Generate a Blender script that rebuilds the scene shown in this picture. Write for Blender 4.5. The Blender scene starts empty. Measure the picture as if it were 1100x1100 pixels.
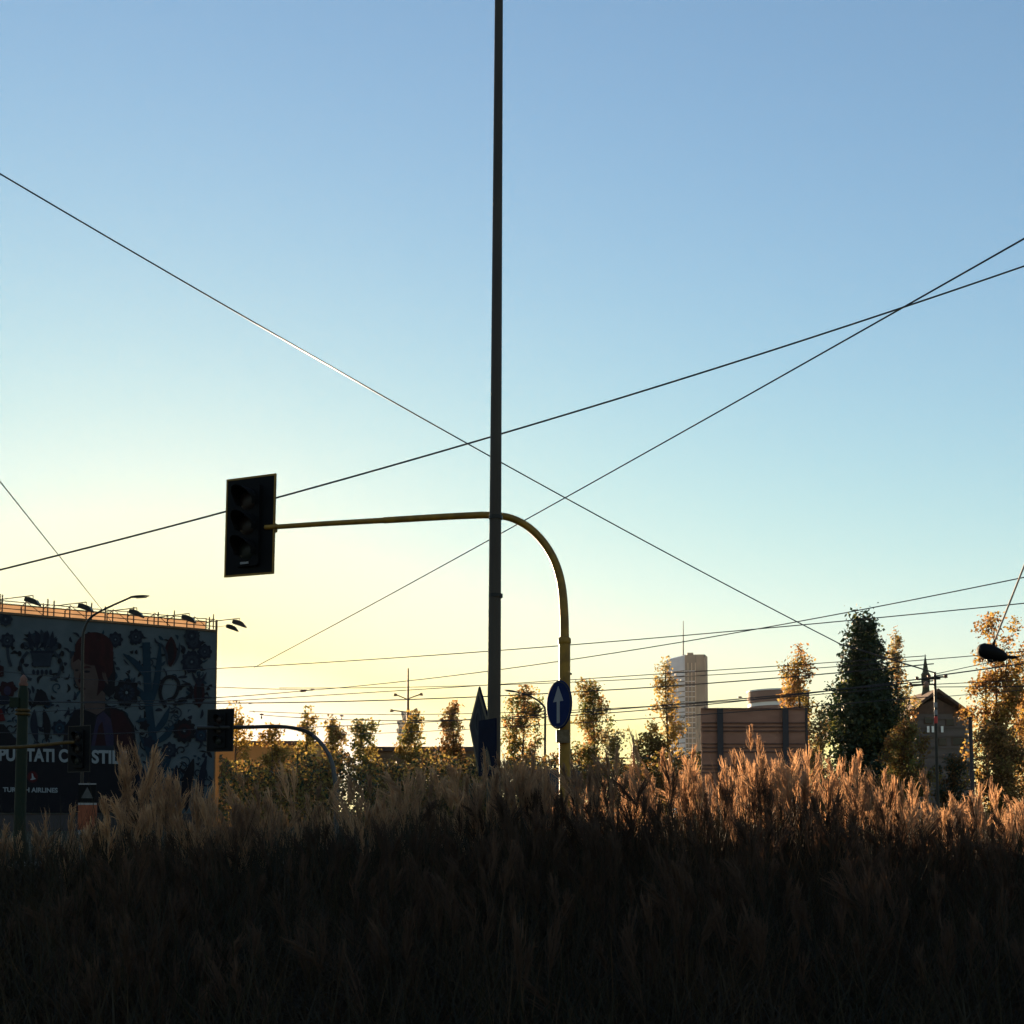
import bpy, math, random
import numpy as np
from mathutils import Vector, Matrix

R = math.radians
HAZE_D = 0.000018
random.seed(7)
rng = np.random.default_rng(7)
scene = bpy.context.scene
COL = scene.collection

# ------------------------------------------------------------------ camera
F = 1200.0                       # focal length in photo pixels (photo is 1100 wide)
HOR = 872.0                      # horizon row
PY0 = 800.0                      # row of the lens axis (the photo is a crop of a taller frame)
PIT = math.atan((HOR - PY0) / F)
CP, SP = math.cos(PIT), math.sin(PIT)
EYE = Vector((0, 0, 1.6))
cam = bpy.data.cameras.new('camera'); co = bpy.data.objects.new('camera', cam); COL.objects.link(co)
cam.sensor_width = 36; cam.lens = 36 * F / 1100.0
cam.shift_y = (PY0 - 550) / 1100.0
cam.clip_start = 0.1; cam.clip_end = 30000
co.location = EYE; co.rotation_euler = (R(90) + PIT, 0, 0)
scene.camera = co

def P(px, py, D):
    """world point seen at pixel (px, py) whose y distance is D"""
    u = (px - 550) / F; v = (PY0 - py) / F
    y = CP - v * SP; z = SP + v * CP
    t = D / y
    return Vector((u * t, D, 1.6 + z * t))
def X(px, D, py=HOR): return P(px, py, D).x
def Z(py, D): return P(550, py, D).z
def S(D): return D * CP / F       # metres per pixel near the horizon

# ------------------------------------------------------------------ materials
def mat(name, col, rough=0.7, metal=0.0, col2=None, nscale=3.0, bump=0.0, transl=0.0, spec=0.15, detail=6, stretch=None, fac=(0.35, 0.65)):
    m = bpy.data.materials.new(name); m.use_nodes = True
    nt = m.node_tree; N = nt.nodes; L = nt.links
    b = N['Principled BSDF']; out = N['Material Output']
    b.inputs['Roughness'].default_value = rough; b.inputs['Metallic'].default_value = metal
    b.inputs['Specular IOR Level'].default_value = spec
    b.inputs['Base Color'].default_value = (*col, 1)
    src = None
    if col2 is not None or bump:
        tc = N.new('ShaderNodeTexCoord'); mp = N.new('ShaderNodeMapping'); L.new(tc.outputs['Object'], mp.inputs['Vector'])
        if stretch: mp.inputs['Scale'].default_value = stretch
        nz = N.new('ShaderNodeTexNoise'); nz.inputs['Scale'].default_value = nscale; nz.inputs['Detail'].default_value = detail
        L.new(mp.outputs[0], nz.inputs['Vector'])
        if col2 is not None:
            rp = N.new('ShaderNodeValToRGB'); rp.color_ramp.elements[0].position = fac[0]; rp.color_ramp.elements[1].position = fac[1]
            rp.color_ramp.elements[0].color = (*col, 1); rp.color_ramp.elements[1].color = (*col2, 1)
            L.new(nz.outputs[0], rp.inputs[0]); L.new(rp.outputs[0], b.inputs['Base Color']); src = rp.outputs[0]
        if bump:
            bp = N.new('ShaderNodeBump'); bp.inputs['Strength'].default_value = bump; bp.inputs['Distance'].default_value = 0.02
            L.new(nz.outputs[0], bp.inputs['Height']); L.new(bp.outputs[0], b.inputs['Normal'])
    if transl:
        t = N.new('ShaderNodeBsdfTranslucent'); t.inputs[0].default_value = (*col, 1)
        if src: L.new(src, t.inputs[0])
        mx = N.new('ShaderNodeMixShader'); mx.inputs[0].default_value = transl
        L.new(b.outputs[0], mx.inputs[1]); L.new(t.outputs[0], mx.inputs[2]); L.new(mx.outputs[0], out.inputs[0])
    return m

M = {}
M['ground'] = mat('dry_soil', (.06, .05, .035), 1.0, col2=(.10, .09, .06), nscale=.5, spec=0)
M['asphalt'] = mat('asphalt', (.045, .045, .047), .95, col2=(.065, .063, .06), nscale=2, bump=.2, spec=0)
M['kerb'] = mat('kerb_concrete', (.25, .24, .22), .85, col2=(.32, .3, .28), nscale=3)
M['paint'] = mat('road_paint', (.7, .7, .68), .6)
M['mast'] = mat('mast_paint', (.044, .034, .027), .6, .0, col2=(.055, .045, .035), nscale=6, bump=.15, stretch=(1, 1, .25))
M['yellow'] = mat('ochre_paint', (.24, .13, .016), .48, .0, col2=(.15, .08, .012), nscale=9, bump=.25, spec=.22)
M['ypale'] = mat('worn_sleeve', (.13, .1, .065), .6, col2=(.09, .065, .035), nscale=25)
M['black'] = mat('black_plastic', (.0035, .004, .005), .7, col2=(.005, .005, .006), nscale=8, spec=.08)
M['dgrey'] = mat('dark_grey_metal', (.022, .021, .02), .5, .2)
M['grey'] = mat('galvanised_steel', (.06, .063, .07), .5, .3, col2=(.045, .048, .052), nscale=9)
M['wire'] = mat('wire_metal', (.03, .03, .033), .32, .4)
M['blue'] = mat('sign_blue', (.006, .013, .055), .8, col2=(.007, .015, .065), nscale=9, spec=.04)
M['dblue'] = mat('sign_dark_blue', (.004, .006, .017), .8, col2=(.005, .008, .022), nscale=9, spec=.04)
M['dochre'] = mat('dull_ochre_paint', (.07, .042, .012), .6, col2=(.05, .03, .01), nscale=7)
M['white'] = mat('sign_white', (.2, .2, .21), .8, spec=.04)
M['bwhite'] = mat('white_cladding', (.72, .7, .66), .6)
M['green'] = mat('green_paint', (.006, .013, .008), .7, col2=(.01, .014, .007), nscale=5)
M['redlens'] = mat('red_lens', (.008, .003, .003), .5, spec=.25)
M['amblens'] = mat('amber_lens', (.008, .004, .003), .5, spec=.25)
M['grnlens'] = mat('green_lens', (.003, .006, .005), .5, spec=.25)
M['backpanel'] = mat('backlit_vinyl', (.52, .42, .32), .8, transl=.62, col2=(.46, .37, .28), nscale=.6)
M['scaff'] = mat('scaffold_steel', (.09, .065, .05), .6, .4, col2=(.15, .09, .05), nscale=4)
M['bg'] = mat('banner_vinyl', (.15, .19, .225), .75, col2=(.11, .15, .18), nscale=.8)
M['navy'] = mat('ink_navy', (.015, .022, .05), .75, col2=(.022, .032, .065), nscale=1.5)
M['ink'] = mat('ink_black', (.012, .012, .022), .75, col2=(.02, .018, .03), nscale=1)
M['teal'] = mat('ink_teal', (.02, .07, .12), .75, col2=(.014, .05, .095), nscale=1.2)
M['slate'] = mat('ink_slate', (.05, .072, .11), .75, col2=(.035, .053, .085), nscale=1.5)
M['maroon'] = mat('ink_maroon', (.055, .014, .022), .75, col2=(.04, .01, .016), nscale=1.2)
M['hair'] = mat('ink_red_hair', (.06, .014, .017), .75, col2=(.03, .009, .011), nscale=1.6, stretch=(1, 1, .4))
M['skin'] = mat('ink_skin', (.13, .09, .085), .75, col2=(.1, .07, .065), nscale=.9)
M['lilac'] = mat('ink_lilac', (.075, .05, .11), .75, col2=(.04, .04, .11), nscale=2)
M['bred'] = mat('ink_red', (.16, .015, .02), .75)
M['btext'] = mat('ink_white', (.3, .34, .38), .75)
M['orange'] = mat('orange_panel', (.2, .06, .03), .6, col2=(.15, .04, .02), nscale=6)
M['brown'] = mat('hoarding_back', (.33, .16, .11), .8, col2=(.26, .125, .085), nscale=1.4, stretch=(.5, 1, 2))
M['beam'] = mat('dark_beam', (.045, .04, .045), .6, .3)
M['rail'] = mat('rust_rail', (.1, .05, .04), .7, col2=(.16, .08, .06), nscale=3)
M['ochre'] = mat('glare_ochre_render', (.34, .2, .075), .9, col2=(.27, .15, .05), nscale=.4, bump=.1)  # golden lens flare over a dark wall, put into the wall colour
M['dwall'] = mat('brown_render', (.16, .095, .05), .9, col2=(.11, .065, .035), nscale=.4)
M['roof'] = mat('dark_roof', (.07, .045, .035), .85, col2=(.1, .06, .045), nscale=2)
M['glass'] = mat('window_glass', (.015, .017, .02), .25, spec=.25)
M['stone'] = mat('grey_stone', (.12, .098, .088), .9, col2=(.08, .065, .06), nscale=.5, stretch=(.3, .3, 3))
M['winwhite'] = mat('white_blind', (.75, .74, .7), .6)
M['copper'] = mat('spire_sheet', (.05, .055, .035), .7, col2=(.07, .05, .028), nscale=2)
M['tower'] = mat('tower_concrete', (.1, .1, .095), .8, col2=(.075, .075, .07), nscale=.05)
M['towerglass'] = mat('tower_glazing', (.42, .5, .58), .4, col2=(.34, .42, .5), nscale=.08, spec=.4)
M['pale'] = mat('pale_concrete', (.3, .27, .24), .8)
M['drum'] = mat('tan_cladding', (.22, .13, .1), .8)
M['bark'] = mat('bark', (.06, .042, .03), .9, col2=(.1, .075, .055), nscale=4)
M['truck'] = mat('truck_panel', (.035, .04, .05), .5)
M['rubber'] = mat('tyre_rubber', (.02, .02, .02), .8)
M['rope'] = mat('pale_cable', (.4, .33, .28), .7)
M['redband'] = mat('red_band', (.45, .05, .04), .6)
M['cable_ins'] = mat('insulator_brown', (.12, .05, .04), .4)

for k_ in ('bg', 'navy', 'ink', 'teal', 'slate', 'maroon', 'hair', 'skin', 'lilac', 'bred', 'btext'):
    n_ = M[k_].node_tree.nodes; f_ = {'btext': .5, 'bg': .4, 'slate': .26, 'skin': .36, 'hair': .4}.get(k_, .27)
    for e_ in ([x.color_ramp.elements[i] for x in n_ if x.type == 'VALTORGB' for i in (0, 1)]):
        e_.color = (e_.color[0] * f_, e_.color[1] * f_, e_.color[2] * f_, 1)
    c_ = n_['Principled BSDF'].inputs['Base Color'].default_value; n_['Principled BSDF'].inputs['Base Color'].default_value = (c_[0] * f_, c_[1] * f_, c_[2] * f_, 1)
def leafmat(name, c1, c2, tr=.58):
    return mat(name, c1, .6, col2=c2, nscale=.9, transl=tr, detail=3, fac=(.3, .7), spec=.3)
M['lf_gold'] = leafmat('leaf_gold', (.36, .25, .06), (.26, .16, .035))
M['lf_orange'] = leafmat('leaf_orange', (.34, .2, .07), (.26, .13, .05))
M['lf_olive'] = leafmat('leaf_olive', (.17, .14, .035), (.25, .17, .045))
M['lf_green'] = leafmat('leaf_green', (.08, .1, .03), (.13, .13, .035))
M['lf_dark'] = leafmat('leaf_dark', (.012, .024, .012), (.022, .04, .015), .18)
M['lf_pale'] = leafmat('leaf_pale', (.34, .28, .14), (.25, .2, .09))
M['lf_brown'] = leafmat('leaf_brown', (.16, .085, .03), (.1, .06, .02))
M['plume'] = mat('plume', (.49, .285, .15), .8, col2=(.19, .108, .066), nscale=2.2, transl=.7, spec=.2, detail=3)
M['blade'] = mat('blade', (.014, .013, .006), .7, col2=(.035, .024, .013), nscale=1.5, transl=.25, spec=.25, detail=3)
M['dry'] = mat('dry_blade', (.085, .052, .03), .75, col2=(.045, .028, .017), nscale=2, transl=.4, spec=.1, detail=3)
M['shaded_plume'] = mat('shaded_plume', (.09, .052, .034), .8, col2=(.045, .028, .019), nscale=2, transl=.5, detail=3)  # darker plume copy: shade on the low near rows put into the colour
M['stem'] = mat('stem', (.06, .04, .022), .7, col2=(.04, .028, .015), nscale=3)

# ------------------------------------------------------------------ object helpers
ORG = {}
def tag(o, label=None, cat=None, group=None, kind=None):
    if label: o['label'] = label
    if cat: o['category'] = cat
    if group: o['group'] = group
    if kind: o['kind'] = kind
    return o
def thing(name, label, cat, loc=(0, 0, 0), group=None):
    o = bpy.data.objects.new(name, None); COL.objects.link(o); o.location = loc
    o.empty_display_size = .2; ORG[o.name] = Vector(loc)
    return tag(o, label, cat, group)
def copy_tree(o, parent=None):
    c = o.copy(); COL.objects.link(c); c.parent = parent
    for ch in [x for x in bpy.data.objects if x.parent is o]:
        copy_tree(ch, c)
    return c

class MB:
    def __init__(s): s.v = []; s.f = []; s.m = []; s.sm = []
    def poly(s, pts, mi=0):
        b = len(s.v); s.v += [tuple(p) for p in pts]; s.f.append(tuple(range(b, b + len(pts)))); s.m.append(mi); s.sm.append(False)
    def raw(s, v, f, mi=0, smooth=False):
        b = len(s.v); s.v += [tuple(p) for p in v]
        for q in f: s.f.append(tuple(b + i for i in q)); s.m.append(mi); s.sm.append(smooth)
    def box(s, c, size, ax=None, mi=0, bev=0.0):
        """box at c; ax = three axis vectors"""
        if ax is None: ax = (Vector((1, 0, 0)), Vector((0, 1, 0)), Vector((0, 0, 1)))
        c = Vector(c); h = [size[0] / 2, size[1] / 2, size[2] / 2]
        if bev <= 0:
            v = [c + ax[0] * (i * h[0]) + ax[1] * (j * h[1]) + ax[2] * (k * h[2]) for i in (-1, 1) for j in (-1, 1) for k in (-1, 1)]
            s.raw(v, [(0, 1, 3, 2), (4, 6, 7, 5), (0, 4, 5, 1), (2, 3, 7, 6), (0, 2, 6, 4), (1, 5, 7, 3)], mi)
        else:   # rounded in the 0/2 plane
            n = 4; ring = []
            for cx, cz, a0 in ((1, 1, 0), (-1, 1, 90), (-1, -1, 180), (1, -1, 270)):
                for q in range(n + 1):
                    a = R(a0 + 90 * q / n)
                    ring.append((cx * (h[0] - bev) + bev * math.cos(a), cz * (h[2] - bev) + bev * math.sin(a)))
            nn = len(ring)
            v = [c + ax[0] * x + ax[2] * z + ax[1] * (sg * h[1]) for sg in (-1, 1) for x, z in ring]
            f = [tuple(range(nn)), tuple(range(2 * nn - 1, nn - 1, -1))] + [(i, nn + i, nn + (i + 1) % nn, (i + 1) % nn) for i in range(nn)]
            s.raw(v, f, mi)
    def tube(s, pts, r, n=8, mi=0, cap=True):
        pts = [Vector(p) for p in pts]
        if not hasattr(r, '__len__'): r = [r] * len(pts)
        rings = []; up = None
        for i, p in enumerate(pts):
            d = (pts[min(i + 1, len(pts) - 1)] - pts[max(i - 1, 0)]).normalized()
            if up is None: up = Vector((0, 0, 1)) if abs(d.z) < .9 else Vector((1, 0, 0))
            a = d.cross(up).normalized(); b = a.cross(d).normalized(); up = b
            rings.append([p + (a * math.cos(2 * math.pi * k / n) + b * math.sin(2 * math.pi * k / n)) * r[i] for k in range(n)])
        v = [q for rr in rings for q in rr]; f = []
        for i in range(len(pts) - 1):
            for k in range(n): f.append((i * n + k, i * n + (k + 1) % n, (i + 1) * n + (k + 1) % n, (i + 1) * n + k))
        s.raw(v, f, mi, True)
        if cap: s.raw(rings[0], [tuple(range(n))], mi); s.raw(rings[-1], [tuple(range(n - 1, -1, -1))], mi)
    def lathe(s, base, prof, n=24, mi=0, smooth=True, ax=None, sx=1, sy=1, cap=True):
        base = Vector(base)
        if ax is None: ax = (Vector((1, 0, 0)), Vector((0, 1, 0)), Vector((0, 0, 1)))
        v = [base + ax[0] * (sx * r * math.cos(2 * math.pi * k / n)) + ax[1] * (sy * r * math.sin(2 * math.pi * k / n)) + ax[2] * z for r, z in prof for k in range(n)]
        f = [(i * n + k, i * n + (k + 1) % n, (i + 1) * n + (k + 1) % n, (i + 1) * n + k) for i in range(len(prof) - 1) for k in range(n)]
        s.raw(v, f, mi, smooth)
        if not cap: return
        if prof[0][0] > 1e-4: s.raw(v[:n], [tuple(range(n - 1, -1, -1))], mi)
        if prof[-1][0] > 1e-4: s.raw(v[-n:], [tuple(range(n))], mi)
    def prism(s, pts, off, mi=0):
        """closed outline pts extruded by vector off"""
        n = len(pts); pts = [Vector(p) for p in pts]; off = Vector(off)
        s.raw(pts + [p + off for p in pts], [tuple(range(n)), tuple(range(2 * n - 1, n - 1, -1))] + [(i, i + n, (i + 1) % n + n, (i + 1) % n) for i in range(n)], mi)
    def build(s, name, mats, parent=None, label=None):
        o0 = Vector((0, 0, 0))
        if parent is not None: o0 = ORG.get(parent.name, o0)
        me = bpy.data.meshes.new(name)
        me.from_pydata([(p[0] - o0.x, p[1] - o0.y, p[2] - o0.z) for p in s.v], [], s.f)
        if not isinstance(mats, (list, tuple)): mats = [mats]
        for m in mats: me.materials.append(M[m] if isinstance(m, str) else m)
        me.polygons.foreach_set('material_index', s.m); me.polygons.foreach_set('use_smooth', s.sm)
        me.validate(); me.update()
        o = bpy.data.objects.new(name, me); COL.objects.link(o)
        if parent is not None: o.parent = parent
        ORG[o.name] = o0
        if label: o['label'] = label
        return o

def npmesh(name, v, quads, mats, mi, parent=None, smooth=False):
    """fast mesh out of numpy quads (or tris)"""
    v = np.asarray(v, dtype=np.float32); q = np.asarray(quads, dtype=np.int32); k = q.shape[1]
    o0 = ORG.get(parent.name, Vector((0, 0, 0))) if parent is not None else Vector((0, 0, 0))
    v = v - np.array(o0, dtype=np.float32)
    me = bpy.data.meshes.new(name)
    me.vertices.add(len(v)); me.vertices.foreach_set('co', v.ravel())
    me.loops.add(q.size); me.loops.foreach_set('vertex_index', q.ravel())
    me.polygons.add(len(q)); me.polygons.foreach_set('loop_start', np.arange(len(q), dtype=np.int32) * k)
    try: me.polygons.foreach_set('loop_total', np.full(len(q), k, dtype=np.int32))
    except Exception: pass
    for m in mats: me.materials.append(M[m])
    me.polygons.foreach_set('material_index', np.asarray(mi, dtype=np.int32))
    if smooth: me.polygons.foreach_set('use_smooth', np.ones(len(q), dtype=bool))
    me.update(calc_edges=True)
    o = bpy.data.objects.new(name, me); COL.objects.link(o)
    if parent is not None: o.parent = parent
    ORG[o.name] = o0
    return o

# ------------------------------------------------------------------ sky and sun
SUNPX, SUNPY = 188, 738
sd = P(SUNPX, SUNPY, 100) - EYE; sd.normalize()
sun_el = math.asin(sd.z); sun_az = math.atan2(sd.x, sd.y)      # az from +Y toward +X
w = bpy.data.worlds.new('World'); scene.world = w; w.use_nodes = True
nt = w.node_tree; bgn = nt.nodes['Background']
sky = nt.nodes.new('ShaderNodeTexSky'); sky.sky_type = 'NISHITA'; sky.sun_disc = False
sky.sun_elevation = sun_el; sky.sun_rotation = sun_az
sky.altitude = 120; sky.air_density = 1.25; sky.dust_density = 0.10; sky.ozone_density = 1.6
sp_ = nt.nodes.new('ShaderNodeSeparateColor'); cb_ = nt.nodes.new('ShaderNodeCombineColor')
nt.links.new(sky.outputs[0], sp_.inputs[0])
def soft(i, c, p_, gain=1.0):          # film-like shoulder per channel: the blue of the sunset glow saturates first
    def mt(op, a, b=None):
        m = nt.nodes.new('ShaderNodeMath'); m.operation = op
        for k_, x_ in ((0, a), (1, b)):
            if x_ is None: continue
            if isinstance(x_, (int, float)): m.inputs[k_].default_value = x_
            else: nt.links.new(x_, m.inputs[k_])
        return m.outputs[0]
    B = mt('MULTIPLY', sp_.outputs[i], gain); q = mt('POWER', mt('ADD', mt('POWER', mt('DIVIDE', B, c), p_), 1.0), 1.0 / p_)
    r_ = mt('DIVIDE', B, q)
    if i == 2: r_ = mt('SUBTRACT', r_, mt('MINIMUM', mt('MULTIPLY', mt('MAXIMUM', mt('SUBTRACT', sp_.outputs[0], 3.1), 0.0), .38), 1.3)); r_ = mt('MAXIMUM', mt('ADD', r_, mt('MINIMUM', mt('MULTIPLY', mt('MAXIMUM', mt('SUBTRACT', sp_.outputs[0], 6.8), 0.0), .4), 1.6)), 1.6)
    nt.links.new(r_, cb_.inputs[i])
soft(0, 4.9, 4.0, .93); soft(1, 4.25, 4.0, 1.05); soft(2, 3.3, 6.0, 1.24)
nt.links.new(cb_.outputs[0], bgn.inputs[0]); bgn.inputs[1].default_value = 0.055
sl = bpy.data.lights.new('sun', 'SUN'); sl.energy = 5.0; sl.angle = R(.55); sl.color = (1, .7, .42)
so = bpy.data.objects.new('sun', sl); COL.objects.link(so)
so.rotation_euler = sd.to_track_quat('Z', 'Y').to_euler()

# ------------------------------------------------------------------ air
hz = bpy.data.materials.new('haze_air'); hz.use_nodes = True; hn = hz.node_tree
hn.nodes.remove(hn.nodes['Principled BSDF'])
pv = hn.nodes.new('ShaderNodeVolumePrincipled'); pv.inputs['Density'].default_value = HAZE_D; pv.inputs['Anisotropy'].default_value = .62
pv.inputs['Color'].default_value = (1, .97, .93, 1)
hn.links.new(pv.outputs[0], hn.nodes['Material Output'].inputs['Volume'])
M['haze'] = hz

# ------------------------------------------------------------------ setting
b = MB(); b.poly([(-12000, -3000, 0), (12000, -3000, 0), (12000, 20000, 0), (-12000, 20000, 0)])
tag(b.build('ground', 'ground'), kind='structure')
b = MB(); b.poly([(-120, 22, .004), (120, 22, .004), (120, 33, .004), (-120, 33, .004)])
tag(b.build('road', 'asphalt'), kind='structure')
b = MB()
for k in range(-20, 20):
    b.poly([(k * 6, 27.42, .008), (k * 6 + 3, 27.42, .008), (k * 6 + 3, 27.56, .008), (k * 6, 27.56, .008)])
tag(b.build('road_markings', 'paint'), kind='structure')
for y in (21.85, 33.15):
    b = MB(); b.box((0, y, .06), (240, .3, .12)); tag(b.build('kerb', 'kerb'), kind='structure')

# ------------------------------------------------------------------ tall mast (foreground)
D = 12.0
base = P(530, HOR, D); top = P(536.3, -60, D)
t = thing('lighting_mast', 'tall dark slender steel mast rising out of the top of the picture', 'mast', (base.x, D, 0))
b = MB()
n = 24; pts = []; rad = []
for i in range(n + 1):
    k = i / n; z = top.z * k
    ztop = (z - 1.6) / (top.z - 1.6)
    pts.append((base.x + (top.x - base.x) * max(ztop, -.15), D, z)); rad.append((.080 + (.044 - .080) * k))
b.tube(pts, rad, 16)
b.build('pole', 'mast', t)
b = MB(); b.box((base.x - .001, D - .079, 1.05), (.07, .012, .28), bev=.01); b.build('hatch', 'dgrey', t)
b = MB(); b.lathe((base.x, D, 0), [(.17, 0), (.17, .02), (.09, .03), (.085, .12), (.07, .13)]); b.build('base_flange', 'mast', t)
b = MB(); b.tube([pts[-1], (pts[-1][0], D, top.z + .06)], [.046, .02], 12); b.build('cap', 'dgrey', t)
for py in (556, 640):
    q = P(532.5, py, D); b = MB(); b.tube([(q.x, D, q.z - .02), (q.x, D, q.z + .02)], .077 if py > 600 else .0745, 16); b.build('clamp_band', 'dgrey', t)

# ------------------------------------------------------------------ traffic lights
def signal_head(t, cL, cR, DL, DR, pyT, pyB, depth=.30, lens_y=None, lit=False):
    """backboard whose left/right edges sit at pixel columns cL/cR and depths DL/DR; its front faces the camera's left"""
    l0 = P(cL[0], pyT[0], DL); l1 = P(cL[1], pyB[0], DL); r0 = P(cR[0], pyT[1], DR); r1 = P(cR[1], pyB[1], DR)
    c = (l0 + l1 + r0 + r1) / 4
    ax = ((r0 + r1) - (l0 + l1)).normalized(); az = ((l0 + r0) - (l1 + r1)).normalized()
    ay = ax.cross(az).normalized()
    az = ay.cross(ax).normalized() * (1 if az.z > 0 else -1); 
    if az.z < 0: az = -az
    if ay.y > 0: ay = -ay          # front
    wd = ((r0 - l0).length + (r1 - l1).length) / 2; ht = ((l0 - l1).length + (r0 - r1).length) / 2
    A = (ax, ay, az)
    b = MB(); b.box(c, (wd, .012, ht), A, bev=.03 * wd); bo = b.build('backboard', 'black', t)
    b = MB(); e = (.03 if wd > .6 and D < 20 else .022) * wd
    for sx in (-1, 1): b.box(c + ax * (sx * (wd / 2 - e / 2)), (e, .018, ht - .001), A)
    for sz in (-1, 1): b.box(c + az * (sz * (ht / 2 - e / 2)), (wd - 2 * e, .018, e), A)
    fr = b.build('border', 'yellow' if D < 20 else 'dgrey', bo)
    b = MB(); b.box(c - ay * .09, (wd * .42, .16, ht * .8), A, bev=.03); b.box(c + ay * .03, (wd * .46, .05, ht * .82), A, bev=.04); b.build('housing', 'black', t)
    rr = ht * .1
    for i, m_ in enumerate(('redlens', 'amblens', 'grnlens')):
        q = c + az * (ht * (.25 - .25 * i)) + ay * .056
        b = MB(); b.lathe(q, [(rr, 0), (rr * .9, .012), (rr * .5, .03), (0, .036)], 20, ax=(ax, az, ay)); ln = b.build('lens', m_, t)
        b = MB(); n = 14; v = []
        for s_ in (0, 1):
            for ro in (rr * 1.16, rr * 1.12):
                for k in range(n + 1):
                    a = R(-25 + 230 * k / n)
                    d = depth * rr / .11 * (0.35 + .65 * max(0, math.sin(a))) * s_ * .75
                    v.append(q + ax * (ro * math.cos(a)) + az * (ro * math.sin(a)) + ay * d)
        m1 = n + 1; f = []
        for k in range(n):
            f += [(k, k + 1, 2 * m1 + k + 1, 2 * m1 + k), (m1 + k, 3 * m1 + k, 3 * m1 + k + 1, m1 + k + 1), (2 * m1 + k, 2 * m1 + k + 1, 3 * m1 + k + 1, 3 * m1 + k)]
        b.raw(v, f, 0, True); b.build('visor', 'black', ln)
    return c, A, wd, ht

D = 14.0
bx = X(607, D); t = thing('overhead_traffic_light', 'ochre curved gantry pole holding a large unlit black signal over the road', 'traffic light', (bx, D, 0))
b = MB(); z687 = Z(687, D)
b.tube([(bx, D, 0), (bx, D, z687 - .06)], .072, 20)
b.build('post', 'yellow', t)
b = MB(); b.tube([(bx, D, z687 - .06), (bx, D, z687 - .04), (bx, D, z687 + .01), (bx - .0, D, z687 + .03)], [.075, .083, .081, .062], 20)
b.build('sleeve', 'yellow', t)
q = P(614.5, 724, D); b = MB(); b.tube([(bx + .055, D, q.z), (bx + .09, D, q.z)], .014, 8); b.build('bolt', 'dgrey', t)
# gantry: pixel centre line
gp = [(606.5, 684), (606, 660), (604, 634), (599.5, 613), (592, 595), (581, 579), (568, 566.5), (554, 558.5), (540, 554.5), (520, 553.2), (480, 555), (412, 559), (411.9, 559), (350, 562.5), (297, 566)]
def crom(p, m=6):
    out = []
    for i in range(len(p) - 1):
        a, b_, c, d = p[max(i - 1, 0)], p[i], p[i + 1], p[min(i + 2, len(p) - 1)]
        for k in range(m):
            u = k / m
            out.append(tuple(.5 * ((2 * b_[j]) + (-a[j] + c[j]) * u + (2 * a[j] - 5 * b_[j] + 4 * c[j] - d[j]) * u * u + (-a[j] + 3 * b_[j] - 3 * c[j] + d[j]) * u ** 3) for j in range(len(b_))))
    out.append(tuple(p[-1])); return out
g3 = [tuple(P(a, c, D)) for a, c in gp]
bend = crom(g3[:10], 5); arm = crom(g3[9:12], 4)
b = MB(); b.tube(bend, [.058 - .0145 * i / (len(bend) - 1) for i in range(len(bend))], 18); b.build('bent_tube', 'yellow', t)
b = MB(); b.tube(arm, [.0445 - .004 * i / (len(arm) - 1) for i in range(len(arm))], 16); b.build('arm', 'yellow', t)
b = MB(); b.tube([g3[11], g3[13], g3[14], tuple(P(285, 566.6, 14.05))], [.036, .033, .031, .031], 16); b.build('arm_extension', 'yellow', t)
c, A, wd, ht = signal_head(t, (240, 245), (294, 297), 14.36, 14.0, (516, 509), (620, 616))
b = MB(); q = c + A[2] * (-.38 * ht) + A[1] * .07 + A[0] * (-.02); b.box(q, (.13, .012, .028), A, bev=.006)
b.build('lens_glint', 'white', t)  # white strip standing in for the reflection on the lowest lamp
b = MB(); b.box(c - A[1] * .2 + A[0] * .15, (.22, .06, .12), A, bev=.02); b.build('mounting_bracket', 'yellow', t)

# round blue sign on that post
def disc_axes(yaw, tilt=0):
    n_ = Vector((-math.sin(R(yaw)), -math.cos(R(yaw)), 0)); rgt = Vector((math.cos(R(yaw)), -math.sin(R(yaw)), 0))
    return rgt, n_, Vector((0, 0, 1))
rgt, nm, up = disc_axes(61)
c = P(600.5, 757, 13.86)
t = thing('direction_sign', 'round blue sign with a white arrow pointing straight up', 'road sign', (c.x, c.y, c.z))
b = MB(); b.lathe(c, [(.30, -.008), (.305, 0), (.30, .008)], 40, ax=(rgt, up, nm), smooth=False); b.build('disc', 'blue', t)
b = MB()
b.lathe(c, [(.290, .0082), (.290, .011), (.278, .011), (.278, .0082)], 40, ax=(rgt, up, nm), cap=False); b.build('rim', 'dgrey', t)
def flat(b, pts, c, rgt, up, nm, off, th=.003):
    b.prism([c + rgt * x + up * y + nm * off for x, y in pts], nm * th)
b = MB(); flat(b, [(-.035, -.23), (.035, -.23), (.035, .04), (.12, .04), (0, .235), (-.12, .04), (-.035, .04)], c, rgt, up, nm, .0095); b.build('arrow', 'white', t)
b = MB(); b.box(c - nm * .03, (.05, .05, .3), (rgt, nm, up)); b.tube([c - nm * .03, Vector((bx, D - .04, c.z))], .018, 8); b.build('bracket', 'grey', t)
q = P(604.5, 791, 13.9); t = thing('metal_box', 'small pale tan box strapped to the ochre post under the arrow sign', 'box', (q.x, q.y, q.z))
b = MB(); b.box(q, (14 * S(13.9), .09, 14 * S(13.9)), bev=.012); b.build('casing', 'ypale', t)
b = MB(); b.box(q + Vector((0, -.047, 0)), (10 * S(13.9), .006, 11 * S(13.9)), bev=.008); b.build('lid', 'ypale', t)

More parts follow.
